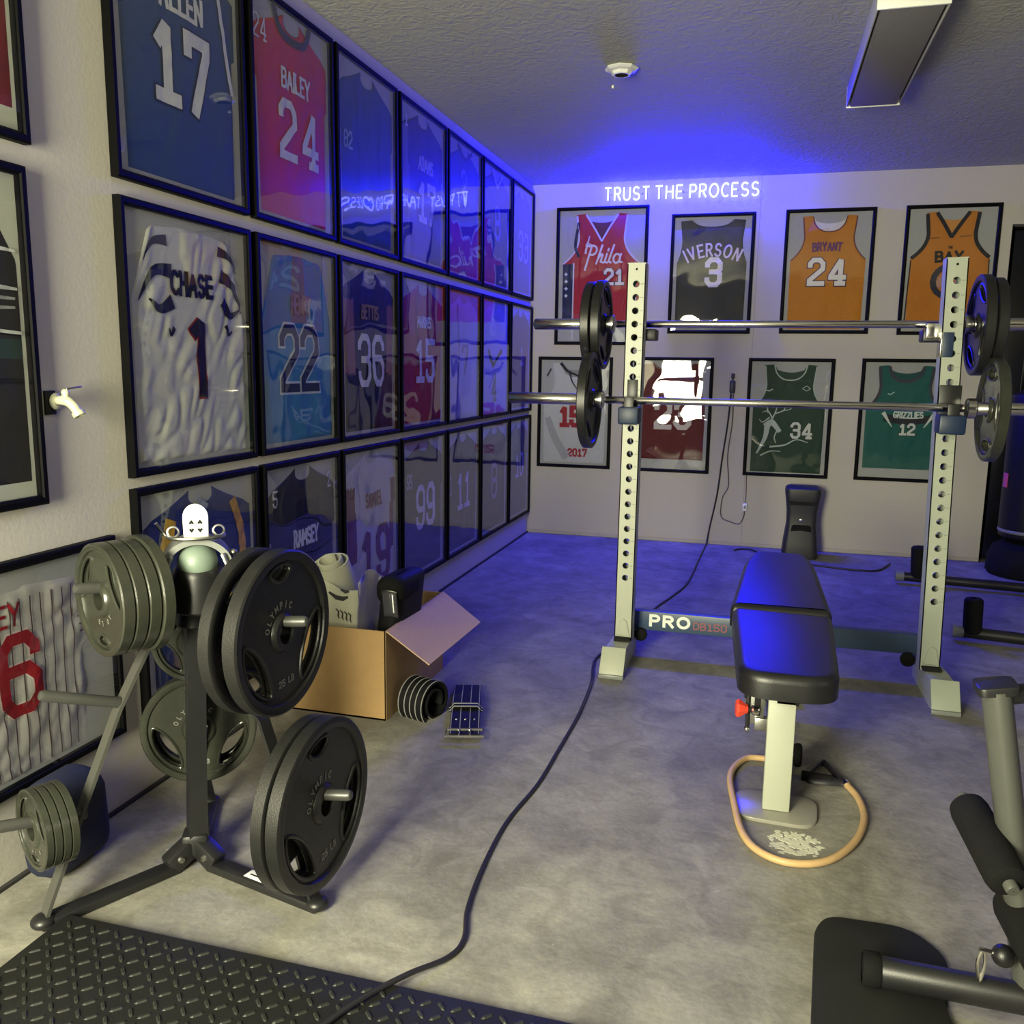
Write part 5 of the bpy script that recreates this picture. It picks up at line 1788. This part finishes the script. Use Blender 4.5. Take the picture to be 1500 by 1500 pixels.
# black bag / padded gear with a shiny strap
bg = thing('gear_bag', 'black padded gear bag with a shiny curved visor standing in the cardboard box', 'bag', (-1.238, 2.84, 0.012))
b = MB()
b.box((0, 0, 0.235), (0.098, 0.22, 0.46), r=0.040, seg=5)
for i, v in enumerate(b.v):
    q = Vector(v)
    n_ = noise.noise(q * 9) * 0.012
    lean = 0.30 * max(0, q.z - 0.30)
    b.v[i] = (q.x * (1 - 0.2 * max(0, q.z - 0.3)) + lean + n_ * 0.5, q.y + n_, q.z)
b.build('bag_body', LEATHER, bg)
ov = MB()
ov.box((0.035, -0.03, 0.415), (0.105, 0.20, 0.10), r=0.04, seg=5)
ov.build('bag_lid', FOAM, bg)
vz = MB()
vv, ff = [], []
for i in range(9):
    for j in range(7):
        a = (i / 8 - 0.5) * 1.5
        vv.append((0.045 + 0.040 * math.sin(a) + 0.012 * j / 6, -0.118 - 0.022 * math.cos(a) - 0.012 * j / 6, 0.425 - 0.085 * j / 6 - 0.020 * (1 - math.cos(a))))
for i in range(8):
    for j in range(6):
        ff.append((i * 7 + j, i * 7 + j + 1, i * 7 + j + 8, i * 7 + j + 7))
vz.add(vv, ff)
vo = vz.build('visor', mat('glossy_smoke', (0.06, 0.06, 0.07), rough=0.12, var=0.05), bg)
sm_ = vo.modifiers.new('solid', 'SOLIDIFY')
sm_.thickness = 0.003
MB().tube([vv[i * 7] for i in range(9)], 0.003, 6).build('visor_edge', STEEL, bg)

# ------------------------------------------------------------------ lifting belt
lb_ = thing('lifting_belt', 'coiled black leather lifting belt with grey stitching and a chrome buckle on the floor', 'belt', (-0.98, 2.73, 0))
co_ = []
for i in range(73):
    a = i / 72 * 2 * PI * 1.8 - 0.6
    r = 0.036 + 0.0042 * a
    co_.append((r * math.cos(a), r * math.sin(a)))
BW = 0.105
Mbelt = Matrix.Translation((-0.092, -0.005, 0.056)) @ Matrix.Rotation(math.radians(-18), 4, 'Z')


def belt_strip(path3, widthdir, w, th, nm, m, parent, lift=0.0):
    vs, n = [], len(path3)
    for i in range(n):
        t = (Vector(path3[min(i + 1, n - 1)]) - Vector(path3[max(i - 1, 0)])).normalized()
        nn = t.cross(widthdir).normalized()
        p = Vector(path3[i]) + nn * lift
        for a in (-1, 1):
            for c in (-1, 1):
                vs.append(p + widthdir * a * w / 2 + nn * c * th / 2)
    fs = []
    for i in range(n - 1):
        a, b_ = i * 4, i * 4 + 4
        fs += [(a, a + 1, b_ + 1, b_), (a + 2, b_ + 2, b_ + 3, a + 3), (a + 1, a + 3, b_ + 3, b_ + 1), (a, b_, b_ + 2, a + 2)]
    fs += [(0, 2, 3, 1), (len(vs) - 4, len(vs) - 3, len(vs) - 1, len(vs) - 2)]
    return MB().add(vs, fs).build(nm, m, parent, angle=50)


wd = (Mbelt.to_3x3() @ Vector((1, 0.0, 0))).normalized()
ring3 = [Mbelt @ Vector((0, x, z)) for x, z in co_]
belt_strip(ring3, wd, BW, 0.008, 'coil', LEATHER, lb_)
for k in (-0.50, -0.24, 0.0, 0.24, 0.50):
    MB().tube([p + wd * BW * k * 0.96 + (p - Mbelt @ Vector((0, 0, 0)) - wd * (p - Mbelt @ Vector((0, 0, 0))).dot(wd)).normalized() * 0.0042 for p in ring3[-44:]], 0.0018, 6).build('stitching', STITCH, lb_)
# flat end: strap running to the buckle
e0 = Vector((-0.018, 0.250, 0.020))
e1 = Vector((0.110, -0.165, 0.016))
dirv = (e1 - e0).normalized()
wd2 = Vector((dirv.y, -dirv.x, 0)).normalized()
strap = [e0 + (e1 - e0) * (i / 20) + Vector((0, 0, 0.020 * math.sin(PI * i / 20))) for i in range(21)]
so = belt_strip(strap, wd2, 0.100, 0.008, 'strap', LEATHER, lb_)
for k in (-0.46, -0.16, 0.16, 0.46):
    MB().tube([p + wd2 * 0.100 * k + Vector((0, 0, 0.0048)) for p in strap], 0.0016, 6).build('stitching', STITCH, so)
lp = [strap[12] + wd2 * a + Vector((0, 0, 0.010 if abs(a) < 0.054 else -0.006)) for a in (-0.058, -0.054, -0.04, 0, 0.04, 0.054, 0.058)]
belt_strip(lp, -dirv, 0.026, 0.005, 'keeper_loop', LEATHER, lb_)
for sg in (-1, 1):
    MB().tube([p - dirv * 0.0125 * sg + Vector((0, 0, 0.003)) for p in lp], 0.002, 6).build('stitching', STITCH, lb_)
for k in (-0.3, 0.0, 0.3):
    MB().sphere(tuple(strap[16] + wd2 * 0.1 * k + Vector((0, 0, 0.005))), 0.0055, n=8, sc=(1, 1, 0.6)).build('rivet', CHROME, lb_)
bc = strap[20] + dirv * 0.004
bp_ = [bc - wd2 * 0.060 - dirv * 0.028, bc - wd2 * 0.062 + dirv * 0.024, bc + wd2 * 0.062 + dirv * 0.024, bc + wd2 * 0.060 - dirv * 0.028]
MB().tube([p + Vector((0, 0, 0.006)) for p in bp_], 0.006, 8, closed=True).build('buckle', CHROME, lb_)
for k in (-0.018, 0.018):
    MB().tube([bc + wd2 * k - dirv * 0.028 + Vector((0, 0, 0.010)), bc + wd2 * k + dirv * 0.026 + Vector((0, 0, 0.012))], 0.003, 8).build('prong', CHROME, lb_)

# ------------------------------------------------------------------ rubber mat with raised tread
mt = thing('rubber_mat', 'black rubber floor mat with raised diamond tread at the lower left corner', 'mat', (-0.55, 0.70, 0))
mx0, mx1, my0, my1, mz = -1.381 + 0.55, 0.05 + 0.55, -0.75 - 0.70, 1.412 - 0.70, 0.020
MB().box(((mx0 + mx1) / 2, (my0 + my1) / 2, mz / 2), (mx1 - mx0, my1 - my0, mz), r=0.004).build('mat_base', RUBBER, mt)
tr = MB()
pitch = 0.030
i0 = 0
lug = [(-1, 0, 0), (-0.55, 0.30, 1), (0.55, 0.30, 1), (1, 0, 0), (0.55, -0.30, 1), (-0.55, -0.30, 1), (-0.55, 0.62, 0), (0.55, 0.62, 0), (0.55, -0.62, 0), (-0.55, -0.62, 0)]
lf_ = [(1, 5, 4, 2), (0, 5, 1), (2, 4, 3), (0, 1, 6), (2, 3, 7), (1, 2, 7, 6), (4, 5, 9, 8), (0, 9, 5), (3, 4, 8)]
for i in range(int((mx1 - mx0) / pitch)):
    for j in range(int((my1 - 0.0 + 0.45) / pitch)):
        x = mx0 + 0.03 + i * pitch
        y = my1 - 0.03 - j * pitch
        wy = y + 0.70
        if wy < 0.55 or x > mx1 - 0.02:
            continue
        a = math.radians(45 if (i + j) % 2 else -45) + math.radians(45) * 0
        ca, sa = math.cos(a), math.sin(a)
        L_, W2 = 0.0145, 0.0072
        tr.add([(x + (p[0] * L_) * ca - (p[1] * W2) * sa, y + (p[0] * L_) * sa + (p[1] * W2) * ca, mz - 0.0004 + 0.0032 * p[2]) for p in lug], lf_)
to = tr.build('tread', mat('tread_rubber', (0.020, 0.021, 0.019), rough=0.5, var=0.2, spec=0.35), mt, smooth=False)
to['kind'] = 'stuff'

# ------------------------------------------------------------------ leg developer at the right edge
ld = thing('leg_developer', 'grey steel leg developer with black foam rollers at the right picture edge', 'exercise machine', (0.45, 1.70, 0))
lo_ = Vector((0.45, 1.70, 0))
GUN = mat('gunmetal_paint', (0.075, 0.078, 0.070), rough=0.36, var=0.08, spec=0.6, bump=0.05, bscale=600)


def L3(x, y, z):
    return Vector((x, y, z)) - lo_


fpl = rounded_outline([(0.150 - 0.45, -0.19), (0.175 - 0.45, 0.150), (0.205 - 0.45, 0.205), (0.375 - 0.45, 0.212), (0.440 - 0.45, 0.120), (0.400 - 0.45, -0.02), (0.415 - 0.45, -0.12), (0.36 - 0.45, -0.20)], 0.05, 5)
MB().prism(fpl, 0.0, 0.012, r=0.004, seg=2).build('rubber_foot_plate', RUBBER, ld)
MB().tube([L3(0.262, 1.694, 0.040), L3(0.275, 1.694, 0.042), L3(0.80, 1.668, 0.056)], [0.024, 0.030, 0.030], 16, flat=(0.9, 1.0)).build('base_beam', BLACKSTEEL, ld)
MB().lathe([(0.001, 0), (0.030, 0), (0.033, 0.004), (0.033, 0.03), (0.030, 0.034), (0.028, 0.034)], frame_from((-1, 0.05, 0), origin=tuple(L3(0.288, 1.694, 0.043))), 20).build('end_cap', FOAM, ld)
MB().tube([L3(0.437, 1.70, 0.640), L3(0.487, 1.70, 0.372), L3(0.545, 1.70, 0.06)], 0.0265, 24, flat=(1.35, 0.95)).build('lever_tube', GUN, ld)
capv = frame_from(L3(0.437, 1.70, 0.640) - L3(0.487, 1.70, 0.372), origin=tuple(L3(0.437, 1.70, 0.640)))
MB().prism(rounded_outline([(-0.034, -0.034), (0.034, -0.034), (0.034, 0.034), (-0.034, 0.034)], 0.014, 4), -0.006, 0.010, capv, r=0.003).build('top_cap', BLACKSTEEL, ld)
MB().tube([L3(0.455, 1.70, 0.628), L3(0.52, 1.72, 0.635), L3(0.70, 1.78, 0.640)], 0.018, 14).build('cross_tube', BLACKSTEEL, ld)


def roller(a, b_, r, nm='foam_roller'):
    a, b_ = L3(*a), L3(*b_)
    L_ = (b_ - a).length
    M = frame_from(b_ - a, origin=tuple(a))
    o = MB().lathe([(0.012, 0), (r * 0.7, 0), (r * 0.92, 0.006), (r, 0.02), (r, L_ - 0.02), (r * 0.92, L_ - 0.006), (r * 0.7, L_), (0.012, L_)], M, 28).build(nm, FOAM, ld)
    MB().lathe([(0.001, -0.02), (0.012, -0.02), (0.012, L_ + 0.012), (0.010, L_ + 0.016), (0.001, L_ + 0.016)], M, 14).build('axle', GUN, ld)


roller((0.428, 1.78, 0.372), (0.466, 1.60, 0.318), 0.036)
roller((0.520, 1.74, 0.215), (0.560, 1.52, 0.165), 0.048)
MB().sphere(tuple(L3(0.487, 1.66, 0.142)), 0.0205, n=14).build('ball_knob', VINYL, ld)
MB().tube([L3(0.487, 1.66, 0.142), L3(0.53, 1.68, 0.142)], 0.008, 10).build('knob_stem', BLACKSTEEL, ld)
MB().tube(smooth_path([L3(0.451, 1.66, 0.146), L3(0.446, 1.66, 0.120), L3(0.452, 1.66, 0.083), L3(0.458, 1.66, 0.120), L3(0.455, 1.66, 0.146)], 4), 0.0034, 8).build('hitch_pin', CHROME, ld)
MB().tube([L3(0.446, 1.66, 0.148), L3(0.475, 1.66, 0.144)], 0.0045, 8).build('pin_stem', CHROME, ld)

# ------------------------------------------------------------------ dark stand lying behind the right upright
ds = thing('roller_stand', 'black steel stand lying on the floor with upright foam grips, behind the right upright', 'exercise stand', (1.10, 4.85, 0))
so_ = Vector((1.10, 4.85, 0))


def S3(x, y, z):
    return Vector((x, y, z)) - so_


def grip(p, q, r):
    M = frame_from(S3(*q) - S3(*p), origin=tuple(S3(*p)))
    L_ = (Vector(q) - Vector(p)).length
    MB().lathe([(0.010, 0), (r * 0.8, 0), (r, 0.008), (r, L_ - 0.008), (r * 0.8, L_), (0.010, L_)], M, 22).build('foam_grip', FOAM, ds)


MB().tube([S3(0.80, 5.36, 0.045), S3(1.62, 5.27, 0.040)], 0.026, 14).build('rail', BLACKSTEEL, ds)
MB().tube([S3(0.90, 4.262, 0.046), S3(1.62, 4.16, 0.040)], 0.026, 14).build('rail', BLACKSTEEL, ds)
MB().tube([S3(1.46, 5.29, 0.04), S3(1.46, 4.19, 0.04)], 0.024, 14).build('rail', BLACKSTEEL, ds)
grip((0.918, 5.35, 0.045), (0.908, 5.35, 0.225), 0.042)
grip((0.972, 4.25, 0.045), (0.966, 4.25, 0.205), 0.040)
for p in ((0.82, 5.358, 0.045), (0.915, 4.26, 0.046)):
    MB().tube([S3(*p) - Vector((0.025, 0, 0)), S3(*p) + Vector((0.02, 0, 0))], 0.030, 16).build('rail_cap', GREYPL, ds)

# ------------------------------------------------------------------ black tower against the back wall
tw_ = thing('tower_speaker', 'black waisted tower speaker standing by the back wall behind the bench', 'speaker', (0.290, 5.965, 0))
b = MB()
lev = [(0.0, 0.108, 0.105), (0.02, 0.112, 0.108), (0.10, 0.106, 0.102), (0.22, 0.092, 0.086), (0.30, 0.094, 0.086), (0.38, 0.104, 0.098), (0.43, 0.112, 0.106), (0.452, 0.108, 0.102), (0.462, 0.094, 0.088)]
nseg = 32
vs, fs = [], []
for z, hx, hy in lev:
    for j in range(nseg):
        a = 2 * PI * j / nseg
        ca, sa = math.cos(a), math.sin(a)
        vs.append((hx * math.copysign(abs(ca) ** 0.32, ca), hy * math.copysign(abs(sa) ** 0.32, sa), z))
for i in range(len(lev) - 1):
    for j in range(nseg):
        fs.append((i * nseg + j, i * nseg + (j + 1) % nseg, (i + 1) * nseg + (j + 1) % nseg, (i + 1) * nseg + j))
fs += [tuple(range(nseg))[::-1], tuple((len(lev) - 1) * nseg + j for j in range(nseg))]
b.add(vs, fs)
b.build('cabinet', mat('black_cabinet', (0.016, 0.016, 0.016), rough=0.5, var=0.15), tw_)
MB().prism(rounded_outline([(-0.075, -0.012), (0.075, -0.012), (0.080, 0.012), (-0.080, 0.012)], 0.006, 3), 0, 0.006, Matrix(((1, 0, 0, -0.005), (0, 0.1, -1, -0.100), (0, 1, 0.1, 0.362), (0, 0, 0, 1)))).build('handle_recess', DARKHOLE, tw_)
MB().sphere((-0.005, -0.086, 0.252), 0.011, n=8, sc=(1.3, 0.35, 1)).build('badge', STEEL, tw_)
MB().prism(rounded_outline([(-0.07, -0.08), (0.07, -0.08), (0.06, 0.08), (-0.06, 0.08)], 0.02, 4), 0, 0.005, Matrix(((1, 0, 0, 0), (0, 0.05, -1, -0.088), (0, 1, 0.05, 0.14), (0, 0, 0, 1)))).build('grille', FOAM, tw_)

# ------------------------------------------------------------------ punching bag in the opening, cut by the picture edge
pb_ = thing('punching_bag', 'black freestanding punching bag with a rounded base at the right picture edge', 'punching bag', (1.615, 5.86, 0))
MB().lathe([(0.001, 0), (0.225, 0), (0.238, 0.02), (0.235, 0.10), (0.21, 0.17), (0.16, 0.20), (0.001, 0.21)], n=40).build('base', FOAM, pb_)
MB().lathe([(0.001, 0.215), (0.17, 0.225), (0.185, 0.24), (0.19, 0.30), (0.19, 1.05), (0.18, 1.08), (0.10, 1.12), (0.001, 1.13)], n=40).build('bag', mat('black_bag_vinyl', (0.008, 0.008, 0.008), rough=0.5, var=0.2, spec=0.25), pb_)
MB().lathe([(0.188, 0.262), (0.192, 0.268), (0.192, 0.276), (0.188, 0.282)], n=40).build('piping', PIPING, pb_)
tgp = MB()
Mq = Matrix.Rotation(math.radians(-168), 4, 'Z') @ Matrix.Translation((0.192, 0, 0.575))
tgp.box((0, 0, 0), (0.004, 0.05, 0.085), r=0.001, M=None)
o = tgp.build('tag', mat('pink_tag', (0.55, 0.07, 0.14), rough=0.6), pb_)
o.matrix_local = Mq
o['label'] = 'small pink cloth tag'

# ------------------------------------------------------------------ navy bag on the floor under the pinstripe frame
nb_ = MB()
nb_.box((0, 0, 0.105), (0.13, 0.22, 0.20), r=0.05, seg=5)
for i, v in enumerate(nb_.v):
    q = Vector(v)
    k = noise.noise(q * 8 + Vector((3, 1, 0))) * 0.02
    sl = 1 - 0.55 * max(0, q.z - 0.02) / 0.19
    nb_.v[i] = (q.x * (0.75 + 0.25 * sl) + k, (q.y + 0.11) * (0.62 + 0.38 * sl) - 0.11 + k, max(0.002, q.z + k * 0.5))
no = nb_.build('cloth_bag', NAVYCLOTH, None, angle=80)
tag(no, 'slumped navy cloth bag on the floor under the pinstriped frame', 'bag')
no.location = (-1.540, 1.600, 0)
no.scale = (0.9, 0.95, 1.18)
